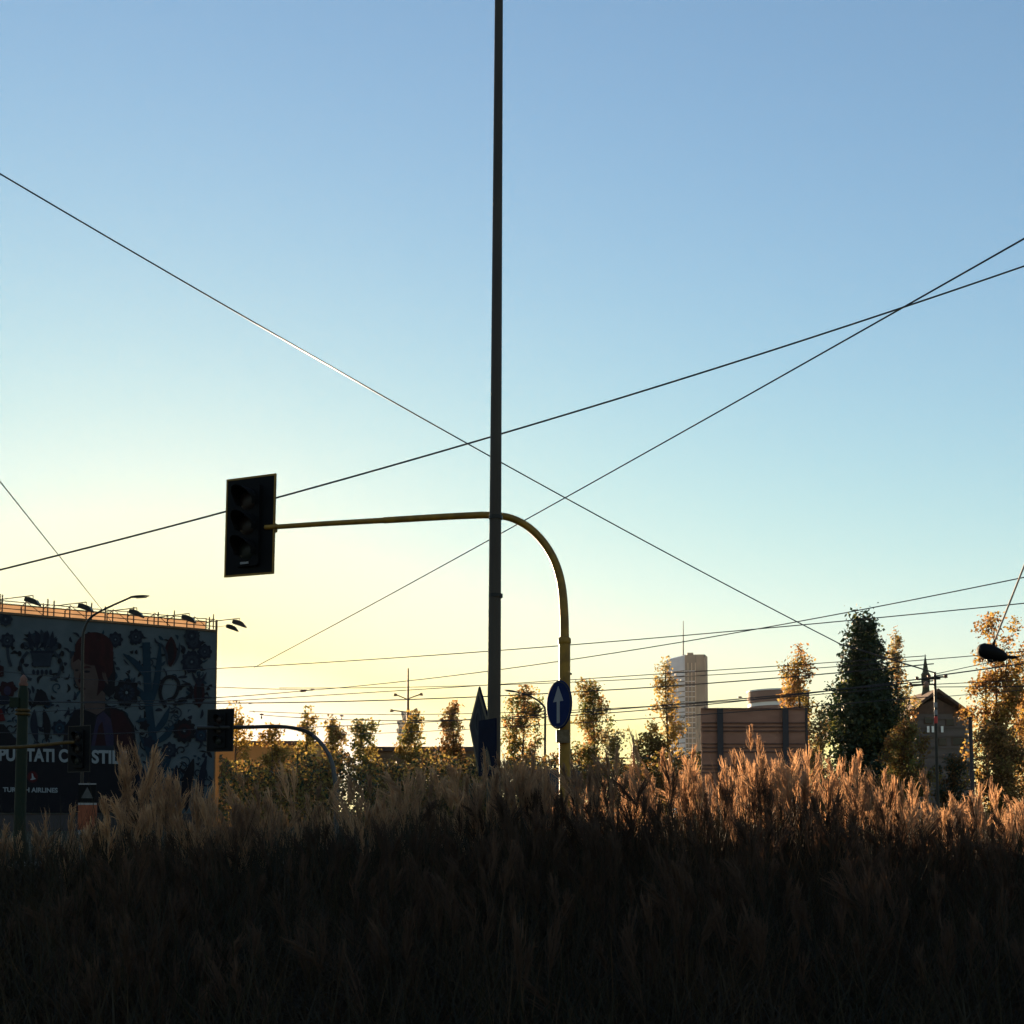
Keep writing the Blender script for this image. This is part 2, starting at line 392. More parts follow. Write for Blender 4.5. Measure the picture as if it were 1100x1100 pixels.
# diamond sign and blue panel left of the mast
rgt, nm, up = disc_axes(68)
c = P(514.3, 785, 12.3)
t = thing('diamond_sign', 'narrow looking dark diamond sign seen nearly edge on, left of the mast', 'road sign', (c.x, c.y, c.z))
h = .49; wv = .31
b = MB(); b.prism([c + rgt * x + up * y for x, y in ((-wv, .08), (0, h), (wv, .08), (.0, -h))], nm * -.02); b.build('plate', 'dblue', t)
b = MB(); flat(b, [(-wv * .98, .08), (0, h * .98), (wv * .98, .08), (0, -h * .98)], c, rgt, up, nm, .001); b.build('border', 'dgrey', t)
b = MB(); flat(b, [(-wv * .8, .07), (0, h * .8), (wv * .8, .07), (0, -h * .8)], c, rgt, up, nm, .0045); b.build('face', 'navy', t)
b = MB(); b.lathe(c + up * .1 + nm * .008, [(.1, 0), (.1, .003), (.065, .003), (.065, 0)], 20, ax=(rgt, up, nm), smooth=False, sy=1.5, cap=False); b.build('ring_mark', 'slate', t)
for dz in (0, .3):
    b = MB(); b.tube([c - nm * .03 - up * dz, Vector((base.x - .03, 12, c.z - dz))], .015, 8); b.build('bracket', 'dgrey', t)
rgt, nm, up = disc_axes(62)
c = P(523, 800, 11.85)
t = thing('pedestrian_sign', 'dark blue rectangular sign low against the left side of the mast', 'road sign', (c.x, c.y, c.z))
b = MB(); b.prism([c + rgt * x + up * y for x, y in ((-.2, -.33), (.2, -.33), (.2, .27), (-.2, .27))], nm * -.015); b.build('plate', 'dblue', t)
b = MB(); flat(b, [(-.13, -.27), (-.05, -.27), (-.01, -.17), (.05, -.27), (.13, -.27), (.05, -.08), (0, -.02), (-.04, -.08)], c, rgt, up, nm, .001); b.build('symbol', 'dgrey', t)
b = MB(); b.tube([c - nm * .01, Vector((base.x, 12, c.z))], .015, 8); b.build('bracket', 'dgrey', t)
q = P(510, 838, 12.6)
t = thing('litter_bin', 'small dark green bin top showing behind the grass left of the mast', 'bin', (q.x, q.y, 0))
b = MB(); b.lathe((q.x, q.y, 1.3), [(.045, 0), (.06, .02), (.065, .55), (.06, .56)], 16); b.build('container', 'green', t)
b = MB(); b.lathe((q.x, q.y, 1.865), [(.068, 0), (.068, .03), (.03, .055), (0, .058)], 16); b.build('lid', 'green', t)
b = MB(); b.tube([(q.x - .05, q.y, 0), (q.x - .05, q.y, 1.7)], .018, 10); b.build('post', 'dgrey', t)

# mid-distance traffic light (right end of the billboard)
D = 30.0
pp = [(361, 884), (361, 850), (359, 832), (355, 815), (347, 801), (336, 790), (322, 783.5), (300, 780.5), (270, 781), (212, 782)]
g = crom([tuple(P(a, c, D)) for a, c in pp], 5); g = [(g[0][0], D, 0)] + g
t = thing('overhead_traffic_light', 'dark signal on a thin curved arm at the right edge of the billboard', 'traffic light', (g[0][0], D, 0))
b = MB(); k0 = 27
b.tube(g[:k0], [.07 - .02 * i / k0 for i in range(k0)], 14); b.build('post', 'grey', t)
b = MB(); b.tube(g[k0 - 1:], .052, 12); b.build('arm', 'dgrey', t)
signal_head(t, (223, 222), (252, 250), D + .35, D - .1, (762, 761), (808, 807), depth=.2)

# left traffic light, arm entering the frame
D = 30.0
pp = [(-70, 900), (-70, 840), (-66, 820), (-50, 809), (-20, 804), (20, 802.5), (50, 800), (70, 797.8), (80, 797.5)]
g = crom([tuple(P(a, c, D)) for a, c in pp], 4); g = [(g[0][0], D, 0)] + g
t = thing('overhead_traffic_light', 'dark signal before the billboard text, on a yellow arm from the left', 'traffic light', (g[0][0], D, 0))
b = MB(); b.tube(g[:13], [.085 - .02 * i / 13 for i in range(13)], 14); b.build('post', 'dochre', t)
b = MB(); b.tube(g[12:], .048, 12); b.build('arm', 'dochre', t)
signal_head(t, (73.5, 73), (97.5, 97), D + .4, D - .05, (780, 779), (830, 829), depth=.2)

# green tramway pole in front of billboard
D = 36.0; x = X(23.5, D, 800); s = S(D)
t = thing('tram_pole', 'green cast tramway pole in front of the left part of the billboard', 'pole', (x, D, 0))
zt = Z(727, D)
b = MB(); b.lathe((x, D, 0), [(.3, 0), (.3, .5), (.22, .7), (.18, 1), (.16, zt - .5), (.12, zt - .3)], 14); b.build('shaft', 'green', t)
b = MB(); b.lathe((x, D, zt - .3), [(.12, 0), (.15, .05), (.1, .15), (.12, .22), (.05, .34), (0, .38)], 12); b.build('finial', 'rail', t)
for py in (763, 767):
    b = MB(); z = Z(py, D); b.lathe((x, D, z - .05), [(.165, 0), (.23, .02), (.23, .08), (.165, .1)], 14); b.build('collar', 'dochre', t)
b = MB(); z = Z(755, D); b.box((x - .2, D - .1, z), (.3, .2, .32), bev=.03); b.build('bracket_box', 'green', t)

# triangle plate above an orange panel
D = 24.0; s = S(D); x = X(94, D)
t = thing('roadworks_panel', 'orange upright panel on a post, low in front of the billboard', 'panel', (x, D, 0))
b = MB(); b.box((x, D, Z(878, D)), (20 * s, .03, 31 * s), bev=.02); b.build('panel', 'orange', t)
for py_, h_ in ((863.5, 2.2), (894, 5)):
    b = MB(); b.box((x, D - .018, Z(py_, D)), (20 * s, .006, h_ * s)); b.build('white_band', 'white', t)
b = MB(); b.tube([(x, D + .04, 0), (x, D + .04, Z(840, D))], .025, 10); b.build('post', 'dgrey', t)
q = Vector((x, D - .03, Z(851.5, D)))
t = thing('triangle_plate', 'square dark plate with a grey triangle, just above the orange panel', 'road sign', tuple(q))
b = MB(); b.box(q, (19 * s, .02, 20 * s), bev=.015); b.build('plate', 'black', t)
b = MB(); b.box(q + Vector((0, -.012, 9.3 * s)), (19 * s, .004, 1.3 * s)); b.build('white_edge', 'white', t)
b = MB(); b.prism([q + Vector((-6.5 * s, -.0105, -6 * s)), q + Vector((6.5 * s, -.0105, -6 * s)), q + Vector((0, -.0105, 6 * s))], (0, -.004, 0)); b.build('triangle', 'grey', t)

# ------------------------------------------------------------------ billboard
Rb = P(229, HOR, 100.0); Lb = P(0, HOR, 91.0)
dirL = Vector((Lb.x - Rb.x, Lb.y - Rb.y, 0)).normalized()         # to the left along the front
nB = Vector((-dirL.y, dirL.x, 0)); nB = nB if nB.y < 0 else -nB   # towards the viewer
def bb(px, py, off=0.0):
    """point of the billboard plane (moved off metres to the viewer) seen at a pixel"""
    o = Vector((Rb.x, Rb.y, 0)) + nB * off
    r = P(px, py, 10) - EYE
    k = (o - Vector((0, 0, 0))).dot(nB) / (r.x * nB.x + r.y * nB.y)
    return EYE + r * k
WB = 40.0
o0 = Vector((Rb.x, Rb.y, 0))
t = thing('billboard', 'huge scaffold billboard with a red haired woman and dark floral pattern', 'billboard', tuple(o0))
zt = bb(228, 678.5).z; zbt = zt; zbb = bb(228, 874).z
cB = o0 + dirL * (WB / 2)
ax = (dirL, nB, Vector((0, 0, 1)))
b = MB(); b.box(cB + Vector((0, 0, (zbb + zbt) / 2)) - nB * .06, (WB, .1, zbt - zbb), ax)
ban = b.build('banner', 'bg', t)
# artwork, one mesh on the vinyl
art = MB(); MI = {k: i for i, k in enumerate(['navy', 'ink', 'teal', 'slate', 'maroon', 'hair', 'skin', 'lilac', 'bred', 'btext', 'bg'])}
lay = [0.0]
def clip(px, py): return (min(px, 228.0), min(max(py, 640), 873.5))
def shape(pts, m_, lift=None):
    lay[0] += .00012
    off = (lift if lift is not None else .012) + lay[0]
    P3 = [bb(*clip(a, c), off) for a, c in pts]
    zm = zbt - .03
    P3 = [Vector((p.x, p.y, min(p.z, zm))) for p in P3]
    art.poly(P3, MI[m_])
def ell(cx, cy, rx, ry, m_, n=20, rot=0, wob=0, lobes=0):
    pts = []
    for k in range(n):
        a = 2 * math.pi * k / n; r = 1 + wob * math.cos(lobes * a)
        x, y = rx * r * math.cos(a), ry * r * math.sin(a)
        pts.append((cx + x * math.cos(rot) - y * math.sin(rot), cy + x * math.sin(rot) + y * math.cos(rot)))
    shape(pts, m_)
def leaf(x0, y0, x1, y1, w_, m_, curve=0):
    n = 8; L_, Rr = [], []
    dx, dy = x1 - x0, y1 - y0; l = math.hypot(dx, dy) or 1; nx, ny = -dy / l, dx / l
    for i in range(n + 1):
        u = i / n; ww = w_ * math.sin(math.pi * min(1, u * .96 + .02)) ** .8; c_ = curve * math.sin(math.pi * u)
        x, y = x0 + dx * u + nx * c_, y0 + dy * u + ny * c_
        L_.append((x + nx * ww, y + ny * ww)); Rr.append((x - nx * ww, y - ny * ww))
    shape(L_ + Rr[::-1], m_)
def stroke(pts, w_, m_):
    pts = crom(pts, 4); A_, B_ = [], []
    for i in range(len(pts)):
        (x0, y0), (x1, y1) = pts[max(i - 1, 0)][:2], pts[min(i + 1, len(pts) - 1)][:2]; l = math.hypot(x1 - x0, y1 - y0) or 1
        nx, ny = -(y1 - y0) / l * w_, (x1 - x0) / l * w_; x, y = pts[i][:2]
        A_.append((x + nx, y + ny)); B_.append((x - nx, y - ny))
    lay[0] += .00012
    f_ = lambda c: (lambda p: Vector((p.x, p.y, min(p.z, zbt - .03))))(bb(*clip(*c), .012 + lay[0]))
    A3, B3 = [f_(c) for c in A_], [f_(c) for c in B_]; n = len(A3)
    art.raw(A3 + B3, [(i, i + 1, n + i + 1, n + i) for i in range(n - 1)], MI[m_])
def ros(cx, cy, r, m1='navy', m2='slate', lobes=8):
    ell(cx, cy, r, r * 1.05, m1, 40, 0, .12, lobes); ell(cx, cy, r * .62, r * .65, m2, 32, .3, .12, lobes); ell(cx, cy, r * .34, r * .36, m1, 16); ell(cx, cy, r * .12, r * .13, 'bg', 10)
# scroll filler
rr_ = random.Random(3)
for k in range(700):
    x = rr_.uniform(-150, 226); y = rr_.uniform(678, 868)
    a = rr_.uniform(0, 6.28); l = rr_.uniform(3.5, 11)
    leaf(x, y, x + l * math.cos(a), y + l * math.sin(a), rr_.uniform(.7, 2.0), rr_.choice(['slate', 'navy', 'teal', 'navy', 'ink', 'ink']), rr_.uniform(-3, 3))
for k in range(110):
    x = rr_.uniform(-150, 222); y = rr_.uniform(690, 850); r = rr_.uniform(3.5, 8.5); a0 = rr_.uniform(0, 6.28)
    stroke([(x + r * (1 - q * .09) * math.cos(a0 + q * .75), y + r * (1 - q * .09) * math.sin(a0 + q * .75)) for q in range(9)], .65, rr_.choice(['navy', 'slate', 'ink', 'teal']))
# blue trunk with leaves on the right
stroke([(157, 690), (158, 720), (160, 760), (165, 800), (168, 850), (168, 873)], 4.2, 'teal')
for x0, y0, x1, y1 in ((160, 765, 172, 690), (158, 730, 132, 702), (162, 790, 182, 760), (164, 800, 190, 775), (160, 760, 140, 735), (166, 830, 150, 790), (166, 840, 185, 800), (162, 780, 146, 775)):
    leaf(x0, y0, x1, y1, 3.4, 'teal', 3)
for x, y in ((124, 687), (146, 684), (208, 690), (220, 700)): ros(x, y, 7.5, 'navy', 'slate')
leaf(184, 684, 183, 716, 6.5, 'maroon'); leaf(184, 688, 183, 712, 3.5, 'ink')
for dx in (-10, 10): leaf(183 + dx * .3, 715, 183 + dx, 690, 1.5, 'slate', 2)
ros(206, 711, 11, 'navy', 'slate', 10); ros(206, 683, 8, 'slate', 'navy')
ros(136, 744, 13.5, 'ink', 'navy', 9)
for k in range(10):
    a = k * .628; leaf(136 + 3 * math.cos(a), 744 + 3 * math.sin(a), 136 + 9 * math.cos(a), 744 + 9 * math.sin(a), .8, 'slate')
stroke([(178, 760), (172, 745), (176, 730), (186, 727), (192, 735), (188, 748), (180, 752)], 1.8, 'ink'); stroke([(186, 757), (196, 752), (206, 745), (203, 735), (196, 737)], 1.6, 'ink')
leaf(214, 728, 214, 760, 6, 'maroon'); leaf(214, 732, 214, 756, 3, 'ink')
for dx in (-8, 0, 8): leaf(214, 738, 214 + dx, 722, 1.4, 'navy')
ros(198, 785, 12, 'ink', 'maroon', 12); ros(182, 806, 8, 'navy', 'slate'); ros(216, 790, 7, 'navy', 'teal')
ell(155, 779, 5, 5, 'ink', 20, 0, .25, 5); ell(160, 797, 6, 6, 'navy', 20, 0, .2, 5)
leaf(174, 872, 190, 822, 6, 'navy', 4); leaf(200, 872, 208, 815, 6, 'ink', -3); leaf(215, 873, 222, 812, 4, 'navy', -3); leaf(158, 873, 150, 820, 7, 'navy')
# emblem left of the woman
for k in range(9):
    a = R(200 + 17.5 * k); leaf(44 + 8 * math.cos(a), 700 + 8 * math.sin(a), 44 + 22 * math.cos(a), 700 + 24 * math.sin(a), 2.6, 'navy' if k % 2 else 'slate', 2)
for dx in (-11, -4, 4, 11): leaf(44 + dx, 698, 44 + dx * 1.15, 678, 2.1, 'navy')
shape([(33, 700), (57, 700), (54, 716), (36, 716)], 'slate'); shape([(32, 699), (58, 699), (58, 701.5), (32, 701.5)], 'navy')
for k in range(5): ell(36 + k * 4.6, 722, 1.6, 3, 'navy', 10)
for s_ in (-1, 1):
    stroke([(44 + s_ * 14, 700), (44 + s_ * 22, 712), (44 + s_ * 18, 726), (44 + s_ * 10, 730)], 1.6, 'slate')
    for k in range(4): ell(44 + s_ * (20 + k % 2 * 3), 694 + k * 8, 2.2, 3, 'ink', 10)
shape([(36, 754), (39, 744), (44, 740), (49, 744), (53, 754), (54, 757), (35, 757)], 'ink')
leaf(40, 797, 37, 762, 4, 'navy', -2); leaf(50, 797, 47, 762, 4, 'ink', 2); ros(64, 782, 8, 'navy', 'teal')
ros(8, 688, 7.5, 'navy', 'slate'); stroke([(8, 696), (9, 706), (12, 716)], 1.5, 'slate'); ros(6, 665, 7, 'slate', 'navy'); 
shape([(-6, 712), (4, 716), (4, 726), (-6, 730)], 'maroon'); ell(8, 740, 10, 8, 'maroon', 24, 0, .18, 6); ell(8, 742, 4, 5, 'lilac', 14); ell(2, 752, 12, 5, 'navy', 18); shape([(-6, 758), (2, 762), (6, 774), (-6, 776)], 'bred')
for k in range(16):
    x = -12 - k * 9; ros(x, 690 + 26 * (k % 3), 6 + k % 4, ['navy', 'ink', 'maroon'][k % 3], 'slate')
# dark lower field and the figure
shape([(-200, 776), (4, 778), (22, 800), (64, 800), (68, 805), (130, 812), (146, 838), (152, 873), (-200, 873)], 'ink')
shape([(64, 873), (66, 812), (70, 780), (82, 762), (96, 758), (118, 758), (134, 764), (144, 780), (148, 812), (146, 873)], 'ink')
shape([(118, 761), (132, 765), (141, 780), (144, 806), (126, 806), (121, 785)], 'maroon'); shape([(72, 806), (76, 776), (86, 764), (94, 762), (98, 790), (96, 806)], 'ink')
shape([(89, 738), (113, 738), (113, 762), (104, 768), (91, 762)], 'skin')                     # neck
shape([(111, 764), (119, 772), (122, 790), (122, 801), (98, 801), (101, 784), (104, 770)], 'lilac'); shape([(106, 780), (110, 775), (114, 801), (102, 801)], 'maroon')
shape([(98, 801), (122, 801), (123, 806), (97, 806)], 'slate')
shape([(113, 700), (121, 704), (124, 722), (123, 744), (117, 749), (110, 742), (109, 715)], 'ink')       # hair at the nape
ell(97, 722, 17.5, 24.5, 'skin', 30); ell(81, 712, 5, 9, 'skin', 16)                         # face
ell(101, 697, 20.5, 18, 'hair', 32); shape([(88, 712), (96, 702), (122, 700), (121, 722), (116, 729), (110, 716), (100, 712)], 'hair')
shape([(80, 700), (92, 704), (94, 711), (84, 708), (78, 712)], 'hair')
leaf(89, 718, 98, 717, 1.2, 'hair', -1); ell(93.5, 721.5, 3.2, 1.3, 'ink', 14); ell(82.5, 720, 2, 1.2, 'ink', 12); shape([(86, 722), (89, 733), (85, 734), (84, 731)], 'maroon')
ell(88, 740, 4, 1.6, 'maroon', 14); shape([(101, 712), (112, 716), (113, 738), (104, 748), (106, 730)], 'maroon'); leaf(110, 722, 116, 735, 2, 'skin')
# airline roundel with a bird
ell(35, 834.5, 5.6, 6.2, 'bred', 26); ell(35, 834.5, 5.0, 5.6, 'ink', 26); ell(35, 834.5, 4.6, 5.2, 'bred', 26)
shape([(32.2, 837.5), (34.2, 836), (34.0, 830.5), (35.2, 831.2), (36.4, 835), (38.6, 836.6), (36.6, 837.4), (34.6, 837.9)], 'btext')
ao = art.build('printed_artwork', list(MI), ban)
# lettering
def text_mesh(txt, px0, px1, pyT, pyB, off, bold=.0, slope=.0):
    cu = bpy.data.curves.new('txt', 'FONT'); cu.body = txt; cu.offset = bold; cu.resolution_u = 4
    o = bpy.data.objects.new('txt', cu); COL.objects.link(o)
    me = o.evaluated_get(bpy.context.evaluated_depsgraph_get()).to_mesh()
    v = [tuple(q.co) for q in me.vertices]; f = [tuple(p.vertices) for p in me.polygons]
    o.to_mesh_clear(); bpy.data.objects.remove(o); bpy.data.curves.remove(cu)
    x0 = min(q[0] for q in v); x1 = max(q[0] for q in v); y0 = min(q[1] for q in v); y1 = max(q[1] for q in v)
    A0, A1 = bb(px0, pyT, off), bb(px0, pyB, off); B0 = bb(px1, pyT + slope, off); B1 = bb(px1, pyB + slope, off)
    out = []
    for q in v:
        u = (q[0] - x0) / (x1 - x0); w_ = (q[1] - y0) / (y1 - y0)
        a = A1.lerp(A0, w_); c_ = B1.lerp(B0, w_); out.append(a.lerp(c_, u))
    return out, f
off = .1 + lay[0]
b = MB()
b.raw(*text_mesh('PUNTATI CON', -1, 95, 803, 817.5, off, .04, 2.2)); b.raw(*text_mesh('STILE', 98.5, 136.5, 805.4, 820.2, off, .04, .9)); b.build('slogan_lettering', 'btext', ban)
b = MB(); b.raw(*text_mesh('TURKISH AIRLINES', 3, 62, 845.5, 850.8, off, .035, .8)); b.build('airline_lettering', 'btext', ban)
# frame round the vinyl
b = MB()
b.box(o0 + Vector((0, 0, (zbb + zbt) / 2 + .4)) - nB * .12 - dirL * .06, (.12, .3, zbt - zbb + 1.4), ax); b.build('side_frame', 'scaff', t)
b = MB(); b.box(cB + Vector((0, 0, zbt + .09)) - nB * .05, (WB, .35, .18), ax); b.build('top_rail', 'scaff', t)
b = MB(); b.box(cB + Vector((0, 0, zbb / 2)) - nB * .3, (WB, .4, max(.1, zbb - .002)), ax)
b.build('plinth', 'beam', t)
# rear vinyl, higher than the front and lit through by the sun
back = 3.0; zr = bb(228, 669, -back).z
b = MB(); b.box(cB - nB * back + Vector((0, 0, (zr + 1) / 2)), (WB - .3, .02, zr - 1), ax); b.build('rear_vinyl', 'backpanel', t)
b = MB(); b.box(cB - nB * (back - .1) + Vector((0, 0, zr + .03)), (WB, .1, .1), ax); b.build('rear_rail', 'scaff', t)
# scaffold between the skins
b = MB(); k = 0; u = 0.15
while u < WB:
    for d_ in (.35, back - .25):
        p = o0 + dirL * u - nB * d_; b.tube([p, p + Vector((0, 0, zr + (.35 if k % 2 == 0 else -.1)))], .055, 6)
    for z in (4, 8, 12, zbt - .3, zr - .15):
        b.tube([o0 + dirL * u - nB * .35 + Vector((0, 0, z)), o0 + dirL * u - nB * (back - .25) + Vector((0, 0, z))], .04, 6)
    u += 1.75; k += 1
for z in (4, 8, 12, zbt + .55, zr - .15):
    b.tube([o0 - nB * .35 + Vector((0, 0, z)), o0 + dirL * WB - nB * .35 + Vector((0, 0, z))], .04, 6)
for k in range(11):
    p = o0 + dirL * (k * 3.5 + .15) - nB * .4
    b.tube([p + Vector((0, 0, zbt)), p + dirL * 1.75 + Vector((0, 0, zr))], .03, 6)
b.build('scaffold', 'scaff', t)
# floodlights on arms
fd = (nB * .55 - dirL * .85).normalized()
fl = None
FL = [((225, 668), (258, 663.5), 'rightmost'), ((170, 663), (205, 661), ''), ((113, 657), (146, 654.5), ''), ((58, 651), (91, 649), ''), ((0, 644), (31, 641), '')]
labels = ['floodlight on a long arm beyond the top right corner of the billboard', 'billboard floodlight next to the last one at the right corner',
          'billboard floodlight above the tulip, right of the street lamp', 'billboard floodlight just left of the curved street lamp', 'leftmost billboard floodlight, above the left picture edge']
def make_flood():
    t = thing('floodlight', '', 'floodlight', (0, 0, 0), 'floodlights along the top of the billboard')
    L_ = 2.75
    b = MB(); b.tube([Vector((0, 0, 0)), fd * L_ + Vector((0, 0, .32))], .04, 8); b.build('arm', 'scaff', t)
    b = MB(); b.tube([Vector((0, 0, -.9)), Vector((0, 0, .45))], .06, 8); b.build('upright', 'scaff', t)
    e = fd * L_ + Vector((0, 0, .32))
    b = MB(); b.tube([e, e + Vector((0, 0, -.28))], .03, 6); b.build('hanger', 'scaff', t)
    c = e + Vector((0, 0, -.5)); s_ = Vector((.35, 0, -.1)).normalized(); q_ = Vector((0, 1, 0)); u_ = s_.cross(q_) * -1
    u_ = Vector((.27, 0, .96)).normalized()
    b = MB(); b.prism([c + s_ * x + u_ * z - q_ * .3 for x, z in ((-.62, .16), (-.3, .26), (.25, .2), (.62, -.1), (.6, -.22), (-.62, -.16))], q_ * .6)
    b.build('lamp_housing', 'dgrey', t)
    return t
for i, (a, e, _) in enumerate(FL):
    o = make_flood() if fl is None else copy_tree(fl)
    if fl is None: fl = o
    q = bb(a[0], a[1], 0.05); o.location = q; o['label'] = labels[i]
o = copy_tree(fl); q = bb(232, 673.5, .05); o.location = q; o.scale = (.55, .55, .55); o['label'] = 'lower of the two floodlights past the billboard corner, on the shorter arm'
for ch in o.children:
    if ch.name.startswith('lamp_housing'): ch.scale = (1.6, 1.6, 1.6); ch.location = -(fd * 2.75 + Vector((0, 0, -.18))) * .6 + Vector((0, 0, .0))
    if ch.name.startswith('upright'): ch.scale = (1, 1, .6)

# ------------------------------------------------------------------ street lamps
def street_lamp(label, D, path, head, r0, r1, col='dgrey', hs=1.0):
    g = crom([tuple(P(a, c, D)) for a, c in path], 5); g = [(g[0][0], D, 0)] + g
    t = thing('street_lamp', label, 'street lamp', (g[0][0], D, 0))
    n = len(g); b = MB(); b.tube(g, [r0 + (r1 - r0) * i / (n - 1) for i in range(n)], 10); b.build('pole', col, t)
    h0, h1 = P(*head[0], D), P(*head[1], D); d = (h1 - h0); l = d.length; d.normalize(); u_ = Vector((-d.z, 0, d.x)); 
    if u_.z < 0: u_ = -u_
    b = MB(); prof = [(0, 0, 0), (.12, .055, .5), (.35, .09, .9), (.7, .075, 1), (.92, .03, .7), (1, 0, .1)]
    v = []; n = 10
    for s_, th, wd in prof:
        for k in range(n):
            a = 2 * math.pi * k / n; v.append(h0 + d * (l * s_) + u_ * (l * th * .75 * math.sin(a)) + Vector((0, 1, 0)) * (l * .16 * wd * math.cos(a)))
    b.raw(v, [(i * n + k, i * n + (k + 1) % n, (i + 1) * n + (k + 1) % n, (i + 1) * n + k) for i in range(len(prof) - 1) for k in range(n)], 0, True)
    b.build('lamp_head', col, t)
    c = h0 + d * (l * .6) - u_ * (l * .055); b = MB(); b.box(c, (l * .5, l * .18, l * .03), (d, Vector((0, 1, 0)), u_), bev=l * .012); b.build('lens', 'pale', t)
    return t
street_lamp('curved street lamp reaching right above the top edge of the billboard', 60, [(88, 868), (88, 760), (89, 690), (91, 675), (97, 664), (110, 655.5), (142, 641)], ((138, 641.5), (161, 640)), .085, .05)
street_lamp('thin street lamp behind, between the mast and the arrow sign, arm curving left', 75, [(585.5, 868), (585.5, 800), (585.5, 765), (583.5, 758), (577, 752), (566, 746.5), (552, 742.5)], ((557, 743.5), (541, 741)), .09, .05)
D = 130; x = X(438.3, D, 745); s = S(D)
t = thing('twin_lamp_mast', 'tall distant pole with two pairs of spreading lamp arms', 'lamp mast', (x, D, 0))
b = MB(); b.tube([(x, D, 0), (x, D, Z(765, D)), (x, D, Z(718, D))], [.2, .16, .09], 8); b.build('pole', 'scaff', t)
for (a, c, e, f_) in ((437, 751, 425, 746), (440, 750, 452.5, 745.5), (437, 765, 421, 763), (440, 765, 447, 762)):
    p, q = P(a, c, D), P(e, f_, D); b = MB(); b.tube([(x, D, p.z), tuple(p), tuple(q)], .075, 6); ar = b.build('lamp_arm', 'scaff', t)
    sg = 1 if e > 438 else -1
    b = MB(); b.prism([q + Vector((sg * dx * s, -.2, dz * s)) for dx, dz in ((-1.5, .6), (1.2, 1.2), (2, -2), (-1.8, -1.6))], (0, .4, 0)); b.build('lamp_head', 'scaff', ar)

# ------------------------------------------------------------------ suspended lamp
D = 25; c = P(1066, 702, D); s = S(D)
t = thing('suspended_lamp', 'large dark lamp hanging from cables at the right edge', 'hanging lamp', tuple(c))
d = (P(1082, 708, D) - P(1050, 697, D)).normalized(); u_ = Vector((-d.z, 0, d.x))
b = MB(); v = []; n = 18
prof = [(-16.5, 2), (-15.8, 5), (-12.5, 7.6), (-6, 8.8), (2, 8.2), (10, 6.4), (14.5, 4.4), (16.2, 2.4), (16.6, 1)]
for sx, r_ in prof:
    for k in range(n):
        a = 2 * math.pi * k / n; zz = math.sin(a); v.append(c + d * (sx * s) + u_ * (r_ * s * zz * (1.0 if zz > 0 else .95)) + Vector((0, 1, 0)) * (r_ * 1.2 * s * math.cos(a)))
b.raw(v, [(i * n + k, i * n + (k + 1) % n, (i + 1) * n + (k + 1) % n, (i + 1) * n + k) for i in range(len(prof) - 1) for k in range(n)], 0, True)
b.raw(v[:n], [tuple(range(n))]); b.raw(v[-n:], [tuple(range(n))]); b.build('shade', 'black', t)
b = MB(); b.lathe(c - u_ * (8.4 * s), [(3 * s, .03), (4 * s, 0), (3 * s, -.02), (0, -.035)], 14, ax=(d, Vector((0, 1, 0)), u_)); b.build('lens', 'glass', t)
b = MB(); b.tube([c + u_ * (6 * s), P(1067, 692, D), P(1069, 687, D)], [.05, .035, .02], 8); b.build('hanger', 'black', t)
b = MB(); b.tube([P(1080, 706, D), P(1087, 706.3, D), P(1092, 705.8, D)], [.03, .045, .03], 8); b.build('side_insulator', 'black', t)

# ------------------------------------------------------------------ wires
def wire(label, a, b_, dia_px, sag=0.0, mid=None, m_='wire', name='overhead_wire', cat='wire', group='overhead wires'):
    p, q = P(*a), P(*b_)
    n = 24; pts = []
    for i in range(n + 1):
        u = i / n; r_ = p.lerp(q, u); r_.z -= sag * 4 * u * (1 - u); pts.append(r_)
    Dn = min(p.y, q.y); rad = S(Dn * .65 + .35 * max(p.y, q.y)) * dia_px / 2 * .9
    b = MB(); b.tube(pts, rad, 6); o = b.build(name, m_); tag(o, label, cat, group); return o
wire('wire falling from the upper left edge across the whole sky to the right tree', (-40, 163, 24), (903, 692, 38), 1.7, .25)
wire('continuation of the long falling wire past the dark tree to the wire pole', (903, 692, 38.2), (1005, 723, 40), 1.7)
wire('thickest wire, rising from the lower left edge to the right edge', (-40, 622, 20), (1160, 265, 20), 2.2, .28)
wire('fine wire rising from beside the billboard to the right edge, crossing the thick one', (273, 717, 70), (1150, 228, 24), 1.5, .15)
wire('short wire at the left edge dropping steeply behind the street lamp', (-20, 492, 24), (120, 668, 60), 1.2)
wire('pale thick cable holding the suspended lamp from the upper right', (1069, 687, 25), (1125, 545, 24), 2.3, m_='rope', name='suspension_cable', cat='cable', group=None)
